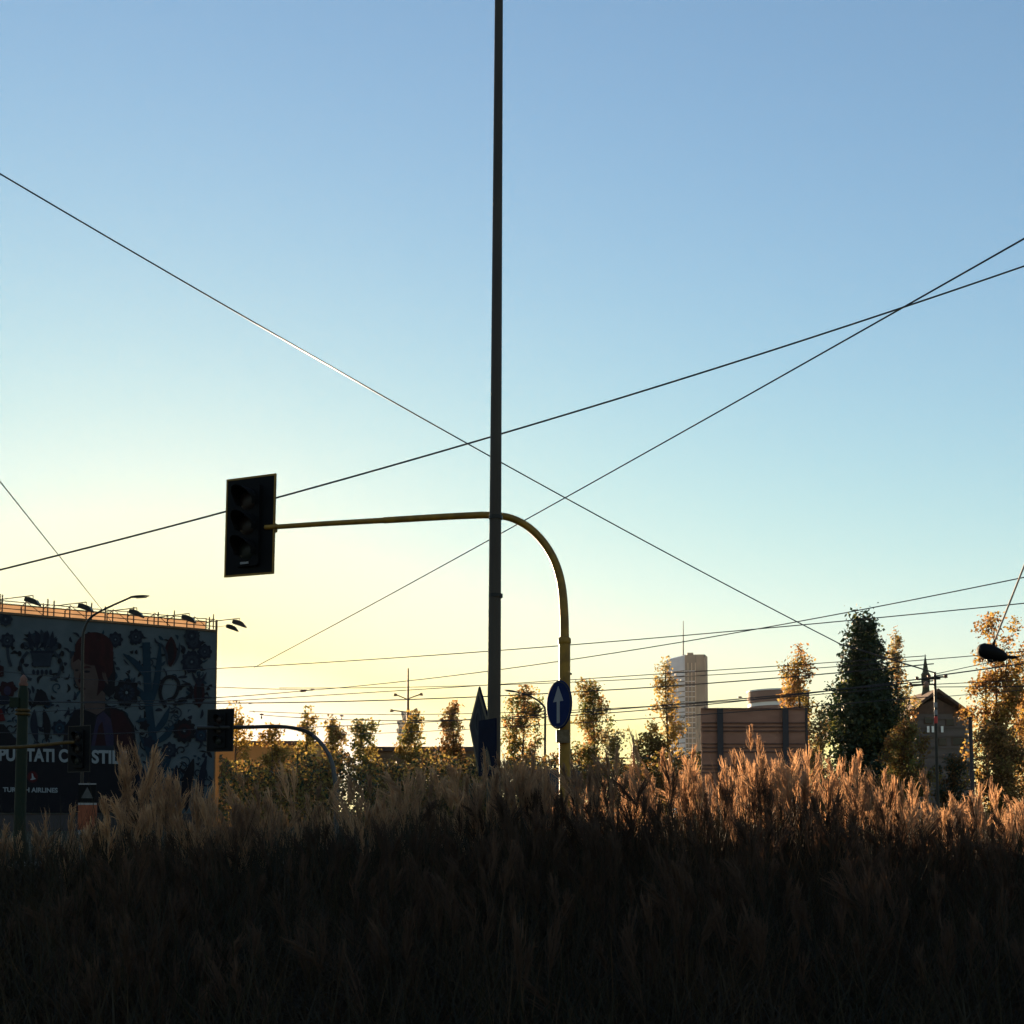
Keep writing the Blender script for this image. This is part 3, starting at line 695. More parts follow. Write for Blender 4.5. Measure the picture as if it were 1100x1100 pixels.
wl = [((150, 722, 60), (1130, 645, 40), 1.2, .3, 'wire above the tower, upper of the two leaving the billboard for the right edge'),
      ((327, 742, 60), (1130, 614, 36), 1.2, .5, 'wire rising from the small insulator left of the far lamp mast to the right edge'),
      ((-20, 752, 60), (327, 742, 60), 1.0, .3, 'faint wire between billboard and the small insulator left of the far lamp mast'),
      ((300, 739, 70), (1130, 697, 50), 1.0, .5, 'wire crossing the tip of the spire, third below the open sky'),
      ((-20, 752, 60), (1003, 713, 52), 1.4, .8, 'slightly darker wire crossing the middle of the skyscraper'),
      ((-20, 768, 65), (995, 704.5, 55), 1.0, .1, 'thin wire meeting the darker one at the right tree group'),
      ((281, 768, 70), (1005, 727, 42), 1.2, .9, 'wire passing behind the arrow sign and over the hoarding'),
      ((268, 764, 70), (1003, 735, 44), 1.0, .6, 'thin wire just above the round tower block'),
      ((300, 782, 75), (1005, 731, 42), 1.3, .3, 'wire grazing the upper edge of the brown hoarding'),
      ((367, 789, 80), (1005, 748, 44), 1.0, .2, 'lowest fine wire over the open gap left of the yellow tree'),
      ((1005, 726, 40.5), (1150, 706, 36), 1.7, .0, 'thick short wire from the wire pole rising to the right edge'),
      ((1005, 724, 40.5), (1140, 695, 36), 1.0, .0, 'thin short wire above the thick one at the right edge'),
      ((1005, 735, 40.5), (1140, 729, 36), 1.0, .0, 'thin level wire from the wire pole to the right edge, upper'),
      ((1005, 738, 40.5), (1140, 737, 36), 1.2, .0, 'thin level wire from the wire pole to the right edge, lower'),
      ((1005, 749, 40.5), (1140, 738, 36), .9, .0, 'lowest wire right of the spire'),
      ((-20, 786, 60), (215, 783, 60), 1.2, .2, 'dark wire crossing the billboard just above its text'),
      ((-20, 719, 60), (330, 741, 60), .8, .2, 'thin wire crossing the billboard at eye level of the woman'),
      ((1092, 705.8, 25), (1150, 703, 26), 1.2, .0, 'short wire between suspended lamp and right edge'),
      ((640, 815, 70), (760, 813, 70), 1.4, .0, 'short dark wire low over the grass in the gap right of the arrow sign')]
for a, c, dpx, sg, lb in wl: wire(lb, a, c, dpx, sg)

def clampobj(px, py, D, label, r=2.6, drop=True):
    c = P(px, py, D); s_ = S(D)
    t = thing('wire_fitting', label, 'wire fitting', tuple(c), 'fittings hanging on the wires')
    b = MB(); b.lathe(c, [(0, -.9 * s_), (r * s_, -.5 * s_), (r * .9 * s_, .3 * s_), (r * .3 * s_, 1 * s_), (0, 1.1 * s_)], 10); b.build('cap', 'cable_ins', t)
    if drop:
        b = MB(); b.lathe(c + Vector((0, 0, -4.8 * s_)), [(0, 0), (1 * s_, .8 * s_), (.7 * s_, 2.2 * s_), (.15 * s_, 4 * s_)], 8); b.build('drop_insulator', 'cable_ins', t)
clampobj(281, 767.5, 70, 'small wire fitting in the glow right of the billboard, above the thin signal arm')
clampobj(367, 769, 70, 'small wire fitting against bright sky left of the far lamp mast')
clampobj(268.5, 755.5, 70, 'uppermost small wire fitting, at the first tree right of the billboard', 2, False)
clampobj(795, 749, 70, 'dark cone shaped fitting on a wire above the hoarding', 2.6, False)
b = MB(); c = P(326, 742, 60); q = P(331, 741.6, 60); b.tube([P(322, 742.6, 60), P(324, 742.3, 60), P(328, 741.8, 60), P(330, 741.5, 60), P(333, 741.2, 60), P(335, 741, 60), P(338, 740.5, 60)], [.02, .07, .07, .02, .02, .055, .02], 8)
tag(b.build('strain_insulator', 'cable_ins'), 'reddish double insulator on the wire left of the far lamp mast', 'insulator')

# wire pole in front of the house
D = 40; x = X(1005.5, D, 780); s = S(D)
t = thing('wire_pole', 'thin wire pole with red and white band in front of the gabled house', 'pole', (x, D, 0))
b = MB(); b.tube([(x, D, 0), (x, D, Z(722, D))], [.06, .045], 10); b.build('shaft', 'dgrey', t)
for py, m_ in ((757, 'white'), (765, 'white'), (774, 'redband')):
    b = MB(); z = Z(py, D); b.tube([(x, D, z - 3 * s), (x, D, z + (3 if m_ == 'white' else 5) * s - .02)], .062, 12); b.build('band', m_, t)
for a, e, py in ((998, 1016, 727), (985, 1010, 729), (978, 1004, 735)):
    b = MB(); p, q = P(a, py + .8, D), P(e, py, D); b.tube([p, q], .035, 6); ca = b.build('crossarm', 'dgrey', t)
    for px in ((a, e) if py == 727 else (a,)):
        c = P(px, py, D); b = MB(); b.lathe(c - Vector((0, 0, .05)), [(.02, 0), (.075, .02), (.05, .06), (.075, .09), (.02, .13)], 10); b.build('insulator', 'cable_ins', ca)
b = MB(); c = P(995, 735, D); b.lathe(c - Vector((0, 0, .12)), [(0, 0), (.09, .02), (.1, .14), (.04, .22), (0, .23)], 12); b.build('lantern', 'drum', t)
D = 42; x = X(1043, D, 800)
t = thing('service_pole', 'dark pole right of the gabled house beside the orange tree', 'pole', (x, D, 0))
b = MB(); b.tube([(x + .03, D, 0), (x, D, Z(772, D))], [.085, .065], 10); b.build('shaft', 'beam', t)
b = MB(); b.lathe((x, D, Z(772, D)), [(.08, -.02), (.09, .02), (.05, .07), (0, .09)], 10); b.build('cap', 'dgrey', t)
for py in (786, 796, 806, 816):
    b = MB(); z = Z(py, D); b.lathe((x - .13, D, z), [(.02, -.06), (.06, -.04), (.04, 0), (.06, .04), (.02, .06)], 8); b.tube([(x - .13, D, z), (x, D, z)], .018, 6); b.build('insulator', 'pale', t)
D = 70; x = X(681, D)
t = thing('thin_pole', 'short thin pole in the gap between arrow sign and yellow tree', 'pole', (x, D, 0))
b = MB(); b.tube([(x, D, 0), (x, D, Z(806, D)), (x, D, Z(790, D))], [.09, .075, .03], 8); b.build('shaft', 'scaff', t)
b = MB(); b.box((x, D, Z(813, D)), (.5, .06, .06)); b.build('crossbar', 'scaff', t)

# ------------------------------------------------------------------ hoarding seen from behind
D = 55; s = S(D); xl, xr = X(753, D, 790), X(865, D, 790)
t = thing('roadside_hoarding', 'back of a brown hoarding with horizontal rails and two dark posts', 'hoarding', ((xl + xr) / 2, D, 0))
zt = Z(760.5, D)
b = MB(); b.box(((xl + xr) / 2, D, (zt + .8) / 2), (xr - xl, .05, zt - .8)); b.build('panel', 'brown', t)
for py in (761.5, 776.5, 780.8, 785.3, 799, 803, 807.5, 822, 826, 830):
    b = MB(); b.box(((xl + xr) / 2, D - .06, Z(py, D)), (xr - xl - .03, .07, 1.5 * s)); b.build('rail', 'rail', t)
for px in (773, 843):
    x = X(px, D, 790); b = MB(); w_ = 6.4 * s
    b.box((x, D - .12, (zt - .02) / 2), (w_ * .25, .14, zt - .02)); b.box((x, D - .2, (zt - .02) / 2), (w_, .03, zt - .02)); b.build('post', 'beam', t)
b = MB(); b.box((xr + .06, D - .02, (zt + .8) / 2), (.1, .16, zt - .78)); b.build('side_trim', 'beam', t)

# ------------------------------------------------------------------ distant buildings
D = 900; s = S(D)
t = thing('skyscraper', 'tall pale grey tower with slanting top and antenna', 'tower', (X(738, D), D, 0))
def pr(name, pts, top_py, mats, parent, py0=None, label=None):
    """vertical prism; pts = (px, depth) corners, top_py per corner"""
    b = MB(); n = len(pts); lo = []; hi = []
    for (px, dd), tp in zip(pts, top_py):
        q = P(px, tp, dd); lo.append((q.x, q.y, 0)); hi.append((q.x, q.y, q.z))
    b.raw(lo + hi, [tuple(range(n)), tuple(range(2 * n - 1, n - 1, -1))] + [(i, (i + 1) % n, (i + 1) % n + n, i + n) for i in range(n)])
    return b.build(name, mats, parent, label)
pr('left_facade', [(716, 912), (735.5, 900), (736.5, 930), (717, 940)], [709, 704, 703, 708], 'towerglass', t)
pr('right_facade', [(735.7, 899), (748, 897), (757, 902), (760, 915), (759, 935), (737, 935)], [704, 703, 703, 705.5, 705, 703], 'tower', t)
b = MB()
for px in (739, 743, 747, 751, 755):
    dd = 896.2 if px < 749 else 898 + (px - 748) * .55
    p = P(px, 712, dd); b.box((p.x, p.y, p.z / 2), (.5, .6, p.z))
b.build('vertical_fin', 'pale', t)
b = MB(); b.prism([P(px, py, 900.5) for px, py in ((716.5, 709), (735.4, 704), (735.4, 707.5), (731, 713), (727, 710), (716.5, 715))], (0, 6, 0)); 
b = MB()
q0, q1 = P(716.3, 709, 911), P(735.4, 704, 899)
for k in range(26):
    z = P(716, 722 + k * 5.5, 905).z; p0 = P(716.2, 722, 911.4); p1 = P(735.3, 722, 899.5)
    b.raw([(p0.x, p0.y, z), (p1.x, p1.y, z), (p1.x, p1.y, z + .8), (p0.x, p0.y, z + .8)], [(0, 1, 2, 3)])
b.build('floor_line', 'tower', t)
b = MB()
for k in range(26):
    z = P(716, 722 + k * 5.5, 905).z; p0 = P(736, 722, 898.4); p1 = P(748, 722, 896.5)
    b.box(((p0.x + p1.x) / 2, 897.6, z), (p1.x - p0.x, .6, .5))
b.build('floor_band', 'towerglass', t)
b = MB(); p = P(734, 704, 905); b.tube([p, P(734, 690, 905), P(734, 667, 905)], [.7, .55, .3], 6); b.build('antenna', 'pale', t)
b = MB(); p = P(741, 703.5, 905); b.box(p, (5, 5, 3)); b.build('roof_plant', 'tower', t)

D = 600; s = S(D); x = X(436.5, D, 785)
t = thing('tiered_tower', 'distant pale tower with stacked flaring tiers behind a tree', 'tower', (x, D, 0))
for py0, py1, r0, r1, w_ in ((872, 800, 4.6, 4.6, 0), (800, 791, 5.5, 10.5, 1), (790, 783, 9, 11, 1), (782, 774, 8.5, 10.5, 1), (773, 765, 4.5, 6, 1)):
    b = MB(); z0, z1 = Z(py0, D), Z(py1, D)
    b.lathe((x, D, z0), [(r0 * s, 0), (r1 * s, (z1 - z0) * .75), (r1 * s, z1 - z0)], 20, smooth=False); b.build('tier' if w_ else 'shaft', 'pale', t)
D = 220; s = S(D); x = X(846, D, 750)
t = thing('round_block', 'rounded tan building top with white bands above the hoarding', 'building', (x, D, 0))
for nm_, m_, py0, py1, r_ in (('storey', 'drum', 872, 762.3, 33), ('storey', 'drum', 761.8, 756, 33), ('white_band', 'bwhite', 756, 752, 32), ('storey', 'drum', 751.8, 739.5, 33), ('roof_edge', 'bwhite', 739.4, 738, 33.5)):
    b = MB(); z0, z1 = Z(py0, D), Z(py1, D); b.lathe((x, D + 8, z0), [(r_ * s * 1.03, 0), (r_ * s * 1.03, z1 - z0)], 40, smooth=True); b.build(nm_, m_, t)
D = 112; 
def block(name, label, cat, px0, px1, top, D, dep, wallm, roofm, wins, h_py=4, over=.4):
    x0, x1 = X(px0, D), X(px1, D); z = Z(top, D)
    t = thing(name, label, cat, ((x0 + x1) / 2, D, 0))
    b = MB(); b.box(((x0 + x1) / 2, D + dep / 2, z / 2), (x1 - x0, dep, z)); b.build('wall', wallm, t)
    b = MB(); b.box(((x0 + x1) / 2, D + dep / 2, z + .2), (x1 - x0 + over, dep + over, .4)); b.build('roof', roofm, t)
    for px, py, w_, h_ in wins:
        p = P(px, py, D); b = MB(); W_, H_ = w_ * S(D), h_ * S(D)
        b.box((p.x, D - .03, p.z), (W_, .1, H_)); wn = b.build('window', 'roof', t)
        b = MB(); b.box((p.x, D - .09, p.z), (W_ * .84, .03, H_ * .88)); b.build('pane', 'glass', wn)
    return t
block('low_building', 'low building with golden glare painted into its walls, right of the billboard, behind the trees', 'building', 226, 338, 800, 118, 14, 'ochre', 'roof', [(240 + 14 * k, 832, 6, 10) for k in range(7)])
block('low_building', 'long low brown building with a flat roof left of the mast', 'building', 392, 522, 807, 100, 12, 'dwall', 'roof', [(402 + 13 * k, 830, 6, 8) for k in range(9)])
block('low_building', 'low dark block behind the far end of the grass, right of the yellow post', 'building', 668, 720, 829, 95, 9, 'dwall', 'roof', [(676 + 11 * k, 842, 5, 7) for k in range(4)])

# gabled house with ridge turret
D = 100; s = S(D); cx = X(1005, D, 762)
t = thing('gabled_house', 'grey stone house with a broad gable and a pointed ridge turret', 'house', (cx, D, 0))
ze = Z(768, D); za = Z(744, D); hw = 36 * s
b = MB(); b.prism([(cx - hw, D, 0), (cx + hw, D, 0), (cx + hw, D, ze - .3), (cx, D, za - .5), (cx - hw, D, ze - .3)], (0, 14, 0)); wl_ = b.build('wall', 'stone', t)
b = MB()
for sg in (-1, 1):
    e0 = Vector((cx + sg * (hw + 3 * s), D - .8, ze - .35)); a0 = Vector((cx, D - .8, za)); th = Vector((0, 0, .3))
    v = [e0, a0, a0 + th, e0 + th]; b.prism(v, (0, 15.6, 0))
rf = b.build('roof', 'roof', t)
b = MB(); zg = ze + .1
b.prism([(cx - hw * .93, D - .06, zg), (cx + hw * .93, D - .06, zg), (cx, D - .06, za - .5)], (0, .05, 0)); b.build('gable_board', 'roof', t)
for py in (772, 781, 790.5, 803, 812, 824):
    b = MB(); b.box((cx, D - .05, Z(py, D)), (hw * 2 - .02, .12, .14)); b.build('string_course', 'drum' if py == 0 else 'stone', wl_)
for px, py, w_, h_, m_ in ((996.5, 783.5, 3, 7.5, 'winwhite'), (1001.5, 783.5, 3, 7.5, 'winwhite'), (1011.5, 783.5, 3, 7.5, 'winwhite'), (997, 774, 9, 7, 'glass'), (1020, 776, 9, 7, 'glass'), (1030, 796.5, 16, 8, 'glass'), (1012, 797, 9, 8, 'glass'), (985, 797, 9, 8, 'glass'), (1027, 818, 9, 9, 'glass')):
    p = P(px, py, D); b = MB(); b.box((p.x, D - .07, p.z), (w_ * s, .1, h_ * s)); wn = b.build('window', 'roof', t)
    b = MB(); b.box((p.x, D - .13, p.z), (w_ * s * .86, .03, h_ * s * .9)); b.build('pane', m_, wn)
b = MB(); x = X(1003, D, 718); b.lathe((x, D + 2, za - 1.2), [(7 * s, 0), (5 * s, 1.2), (4 * s, 1.6), (3.6 * s, Z(733, D) - za + 1.2), (4.8 * s, Z(731, D) - za + 1.2), (4.8 * s, Z(722, D) - za + 1.2)], 8, smooth=False); tu = b.build('turret', 'copper', t)
b = MB(); b.lathe((x, D + 2, Z(722, D)), [(5.2 * s, 0), (3.4 * s, 3 * s), (2.4 * s, 9 * s), (1.1 * s, 17 * s), (.3 * s, 21.5 * s), (.3 * s, 23 * s)], 8, smooth=False); b.build('spire', 'copper', tu)

# box truck behind the grass, seen from the rear between the mast and the post
D = 46; s = S(D); x0 = X(561, D, 830); x1 = x0 + 2.4; z1 = Z(828, D); xm = (x0 + x1) / 2
t = thing('box_truck', 'dark box truck seen from behind, mostly hidden by grass between mast and yellow post', 'truck', (xm, D, 0))
b = MB(); b.box((xm, D + 2.4, (z1 + .95) / 2), (2.4, 4.8, z1 - .95), bev=.06); cg = b.build('cargo_box', 'truck', t)
for sg in (-1, 1):
    b = MB(); b.box((xm + sg * .575, D - .02, (z1 + .95) / 2), (1.1, .04, z1 - 1.15), bev=.03); b.build('rear_door', 'truck', cg)
b = MB(); b.box((xm, D + 1.2, z1 + .03), (2.2, 2.0, .05), bev=.02); b.build('roof_edge', 'rail', cg)  # brown strip, the sunlit roof edge put into its colour
b = MB(); b.prism([(xm - 1.1, D + 4.9, .5), (xm - 1.1, D + 6.7, .5), (xm - 1.1, D + 6.7, 1.4), (xm - 1.1, D + 6.25, 2.4), (xm - 1.1, D + 4.9, 2.5)], (2.2, 0, 0)); b.build('cab', 'truck', t)
for xx in (x0 + .14, x1 - .14):
    for yy in (D + 1.1, D + 5.8):
        b = MB(); b.lathe((xx - .12, yy, .45), [(.3, 0), (.45, .02), (.45, .22), (.3, .24)], 20, ax=(Vector((0, 1, 0)), Vector((0, 0, 1)), Vector((1, 0, 0)))); wh = b.build('wheel', 'rubber', t)
        b = MB(); b.lathe((xx - .13, yy, .45), [(.24, 0), (.26, .02), (.26, .24), (.24, .26)], 16, ax=(Vector((0, 1, 0)), Vector((0, 0, 1)), Vector((1, 0, 0)))); b.build('rim', 'grey', wh)
b = MB(); b.box((xm, D + 3.3, .75), (.9, 6.4, .2)); b.build('chassis', 'rubber', t)

# ------------------------------------------------------------------ trees
def tree(name, label, px, top, D, hw_px, mats, wts, base_py=None, shape='poplar', nl=3500, ls=.16, seed=1, lean=0, group=None, nb=34, low=.12, stems=1):
    nl = int(nl * 1.8); ls *= .84; rg = np.random.default_rng(seed); rd = random.Random(seed)
    s_ = S(D); x = X(px, D, (top + HOR) / 2); H = Z(top, D); W_ = hw_px * s_
    t = thing(name, label, 'tree', (x, D, 0), group)
    b = MB(); segs = []
    for st in range(stems):
        ox = (st - (stems - 1) / 2) * W_ * .45 if stems > 1 else 0
        hh = H * (1 if st == stems // 2 else rd.uniform(.75, .92)) * .97
        pts = []; n = 9; wx = rd.uniform(-.1, .1) * W_
        for i in range(n + 1):
            u = i / n; pts.append(Vector((x + ox * (.35 + .65 * u) + lean * s_ * u + wx * math.sin(u * 5), D + (rd.uniform(-.1, .1) * W_) * u, hh * u)))
        r0 = max(.07, H * .014) / (1.5 if stems > 1 else 1)
        b.tube(pts, [r0 * (1 - .9 * i / n) + .012 for i in range(n + 1)], 7)
        for k in range(nb // stems):
            u = low + (1 - low - .03) * (k + rd.random()) / (nb // stems)
            i = min(int(u * n), n - 1); p0 = pts[i].lerp(pts[i + 1], u * n - i)
            a = rd.uniform(0, 6.283)
            if shape == 'poplar': prof = (math.sin(math.pi * min(1, (u - low) / (1 - low)) ** .75) ** .7 * .85 + .15); rise = 1.5
            elif shape == 'cone': prof = (1 - (u - low) / (1 - low)) ** .8 * 1.12 + .05; rise = .6
            else: prof = math.sin(math.pi * min(1, (u - low) / (1 - low) * .86 + .12)) ** .6; rise = .75
            l = W_ * prof * rd.uniform(.45, 1.2)
            dr = Vector((math.cos(a), math.sin(a), 0))
            p2 = p0 + dr * l + Vector((0, 0, l * rise * rd.uniform(.7, 1.2)))
            if p2.z > H: p2.z = H - rd.uniform(0, .04) * H
            p1 = p0.lerp(p2, .5) + dr * l * .12
            rr = r0 * (1 - u) * .35 + .012
            b.tube([p0, p1, p2], [rr, rr * .6, .008], 4, cap=False)
            segs.append((p0, p1, p2, l))
        segs.append((pts[-3], pts[-2], Vector((pts[-1].x, pts[-1].y, H)), W_ * .5)); segs.append((pts[-3], pts[-1], Vector((pts[-1].x, pts[-1].y, H)), W_ * .3))
    b.build('trunk', 'bark', t)
    # leaf clumps along the branches
    tot = sum(q[3] for q in segs); V = []; MIX = []
    for p0, p1, p2, l in segs:
        k = max(10, int(nl * l / tot)); A0, A1, A2 = (np.array(p0), np.array(p1), np.array(p2))
        nc = max(2, int(k / 60)); uc = rg.uniform(.2, 1.02, nc); cc = np.where(uc[:, None] < .5, A0 + (A1 - A0) * uc[:, None] * 2, A1 + (A2 - A1) * (uc[:, None] * 2 - 1))
        cc += rg.normal(0, .05 * W_ + .05, (nc, 3))
        ci = rg.integers(0, nc, k); spread = (.052 * W_ + ls * .9)
        pos = cc[ci] + rg.normal(0, 1, (k, 3)) * spread * np.array([1, 1, 1.25])
        cm = rg.choice(len(mats), nc, p=wts); mm = cm[ci]; fl_ = rg.random(k) < .25; mm[fl_] = rg.choice(len(mats), fl_.sum(), p=wts)
        V.append(pos); MIX.append(mm)
    pos = np.concatenate(V); mm = np.concatenate(MIX); pos[:, 2] = np.clip(pos[:, 2], .15, H + .3)
    n = len(pos); a = rg.normal(0, 1, (n, 3)); a /= np.linalg.norm(a, axis=1)[:, None]; c = rg.normal(0, 1, (n, 3)); c = np.cross(a, c); c /= np.linalg.norm(c, axis=1)[:, None]
    sz = (ls * 1.15 * rg.uniform(.5, 1.4, n))[:, None]
    v = np.stack([pos - a * sz * .6, pos + c * sz * .38, pos + a * sz * .6, pos - c * sz * .38], 1).reshape(-1, 3)
    q = np.arange(n * 4).reshape(-1, 4)
    npmesh('crown', v, q, mats, mm, t)
    return t
G1 = 'backlit trees in the glow'; 
tree('thin_tree', 'thin golden tree touching the right edge of the billboard, lost in the glow', 253, 757, 108, 16, ['lf_gold', 'lf_olive'], [.8, .2], nl=900, ls=.28, seed=11, group=G1)
tree('thin_tree', 'small sparse tree under the thin signal arm, second right of the billboard', 292, 780, 105, 17, ['lf_gold', 'lf_brown', 'lf_olive'], [.5, .3, .2], nl=1500, ls=.25, seed=12, group=G1, nb=22)
tree('thin_tree', 'narrow pointed tree rising just above the bend of the signal arm', 329, 762, 96, 13, ['lf_olive', 'lf_gold', 'lf_green'], [.5, .3, .2], nl=1800, ls=.22, seed=13, group=G1)
tree('thin_tree', 'olive tree right of the bent signal arm', 357, 772, 92, 17, ['lf_olive', 'lf_brown', 'lf_gold'], [.5, .3, .2], nl=2200, ls=.22, seed=14, group=G1)
tree('thin_tree', 'leaning dark green tree left of the far lamp mast', 402, 777, 88, 19, ['lf_green', 'lf_olive'], [.5, .5], nl=2000, ls=.22, seed=15, lean=-14, group=G1)
tree('thin_tree', 'tree covering the foot of the pale tiered tower', 445, 768, 92, 15, ['lf_olive', 'lf_green', 'lf_gold'], [.6, .2, .2], nl=2200, ls=.22, seed=16, group=G1)
tree('thin_tree', 'brownish round topped tree left of the diamond sign', 487, 757, 86, 17, ['lf_brown', 'lf_olive', 'lf_orange'], [.4, .3, .3], nl=2800, ls=.2, seed=17, group=G1)
tree('autumn_tree', 'orange and green tree behind, between the mast and the arrow sign', 562, 741, 82, 24, ['lf_orange', 'lf_green', 'lf_gold'], [.45, .35, .2], nl=3800, ls=.19, seed=18, nb=40)
tree('autumn_tree', 'loose olive tree just right of the ochre post', 638, 733, 82, 24, ['lf_olive', 'lf_orange', 'lf_green'], [.45, .25, .3], nl=3800, ls=.19, seed=19, nb=40)
tree('autumn_tree', 'small pale shrub like tree at the foot of the olive tree by the post', 664, 788, 78, 17, ['lf_pale', 'lf_olive'], [.6, .4], nl=1400, ls=.17, seed=20)
tree('autumn_tree', 'low olive tree at the left foot of the yellow poplar', 703, 793, 72, 22, ['lf_olive', 'lf_gold', 'lf_brown'], [.4, .3, .3], nl=2600, ls=.17, seed=21)
tree('autumn_tree', 'yellow poplar in front of the skyscraper', 717, 710, 74, 19, ['lf_gold', 'lf_orange', 'lf_pale'], [.5, .15, .35], nl=2100, ls=.18, seed=22, nb=46)
tree('autumn_tree', 'orange poplar at the right end of the hoarding', 860, 697, 72, 25, ['lf_orange', 'lf_gold', 'lf_olive'], [.4, .4, .2], nl=3400, ls=.18, seed=23, nb=46)
tree('autumn_tree', 'pale sparse tree squeezed between the hoarding and the dark evergreen', 882, 758, 70, 15, ['lf_pale', 'lf_olive'], [.6, .4], nl=1600, ls=.16, seed=24)
tree('evergreen_tree', 'big dense dark green tree, tallest on the right', 929, 655, 58, 47, ['lf_dark', 'lf_green'], [.9, .1], shape='cone', nl=30000, ls=.16, seed=25, nb=190, low=.06)
tree('autumn_tree', 'pale orange poplar just right of the dark evergreen', 965, 674, 64, 18, ['lf_pale', 'lf_orange', 'lf_olive'], [.45, .25, .3], nl=3000, ls=.15, seed=26, nb=44)
tree('autumn_tree', 'brown olive tree covering the left side of the gabled house', 972, 772, 52, 26, ['lf_brown', 'lf_olive', 'lf_green'], [.5, .35, .15], shape='round', nl=5200, ls=.12, seed=27, nb=60, low=.1)
tree('autumn_tree', 'large orange tree with several trunks at the right edge', 1070, 664, 60, 32, ['lf_orange', 'lf_gold', 'lf_brown'], [.35, .45, .2], nl=6400, ls=.16, seed=28, nb=80, stems=3)
tree('autumn_tree', 'second orange brown tree at the right edge, partly cut off', 1112, 694, 62, 28, ['lf_orange', 'lf_brown', 'lf_gold'], [.4, .4, .2], nl=4500, ls=.16, seed=29, nb=50)
tree('autumn_tree', 'low rusty bush like tree under the large orange tree', 1076, 782, 50, 36, ['lf_brown', 'lf_orange', 'lf_olive'], [.5, .25, .25], shape='round', nl=5200, ls=.12, seed=30, nb=60, low=.08)
tree('autumn_tree', 'dark low tree at the foot of the gabled house', 1024, 812, 54, 20, ['lf_dark', 'lf_brown'], [.5, .5], shape='round', nl=2600, ls=.12, seed=31, nb=40, low=.08)
# hedge line far behind (one mass nobody could count)
rg = np.random.default_rng(5)
n = 26000; px = rg.uniform(235, 760, n); Dh = rg.uniform(66, 80, n)
topz = 1.6 + (872 - (812 + 7 * np.sin(px * .05) + 5 * np.sin(px * .13 + 1) + rg.uniform(0, 8, n))) / F * Dh
z = topz * rg.uniform(.05, 1, n) ** .6; x = (px - 550) / F * Dh * CP
pos = np.stack([x, Dh, z], 1); a = rg.normal(0, 1, (n, 3)); a /= np.linalg.norm(a, axis=1)[:, None]; c = np.cross(a, rg.normal(0, 1, (n, 3))); c /= np.linalg.norm(c, axis=1)[:, None]
sz = (.2 * rg.uniform(.6, 1.4, n))[:, None]
v = np.stack([pos - a * sz * .6, pos + c * sz * .4, pos + a * sz * .6, pos - c * sz * .4], 1).reshape(-1, 3)
o = npmesh('hedge_foliage', v, np.arange(n * 4).reshape(-1, 4), ['lf_brown', 'lf_olive', 'lf_dark'], rg.choice(3, n, p=[.45, .35, .2]))
tag(o, 'band of brown scrub and low bushes along the far side of the road', 'scrub', kind='stuff')

# ------------------------------------------------------------------ tall grass
KX = [-300, -100, 0, 60, 110, 135, 150, 165, 190, 225, 260, 300, 400, 450, 520, 545, 565, 600, 650, 700, 745, 780, 812, 830, 870, 930, 985, 1030, 1060, 1100, 1250, 1500]
KY = [872, 878, 880, 880, 872, 850, 838, 858, 858, 872, 860, 852, 842, 830, 838, 818, 812, 828, 828, 826, 812, 822, 806, 822, 815, 826, 842, 850, 845, 856, 868, 870]
def env_z(px, Dv):
    e = np.interp(px, KX, KY)
    return 1.6 + (HOR - e) / F * 9.5 + 0 * Dv
def ribbons(P0, dir_, length, width, droop, nseg, rg, twist=None):
    """P0 (n,3) roots; returns verts (n*(nseg+1)*2,3) and quads of arching strips"""
    n = len(P0); u = np.linspace(0, 1, nseg + 1)[None, :, None]
    d = dir_[:, None, :]; L_ = length[:, None, None]; dr = droop[:, None, None]
    up = np.array([0, 0, 1.0])[None, None, :]
    pos = P0[:, None, :] + up * L_ * (u - dr * .5 * u ** 2.2) + d * L_ * (u ** 1.7) * dr
    th = rg.uniform(0, 6.283, n) if twist is None else twist
    sv = np.stack([np.cos(th), np.sin(th), np.zeros(n)], 1)[:, None, :]
    wd = width[:, None, None] * (1 - u ** 2 * .92) * .5
    a = pos - sv * wd; b_ = pos + sv * wd
    v = np.stack([a, b_], 2).reshape(-1, 3)
    base = (np.arange(n) * (nseg + 1) * 2)[:, None]; k = (np.arange(nseg) * 2)[None, :]
    i0 = base + k; q = np.stack([i0, i0 + 1, i0 + 3, i0 + 2], -1).reshape(-1, 4)
    return v, q, pos
def unit_h(rg, n):
    a = rg.uniform(0, 6.283, n); return np.stack([np.cos(a), np.sin(a), np.zeros(n)], 1)
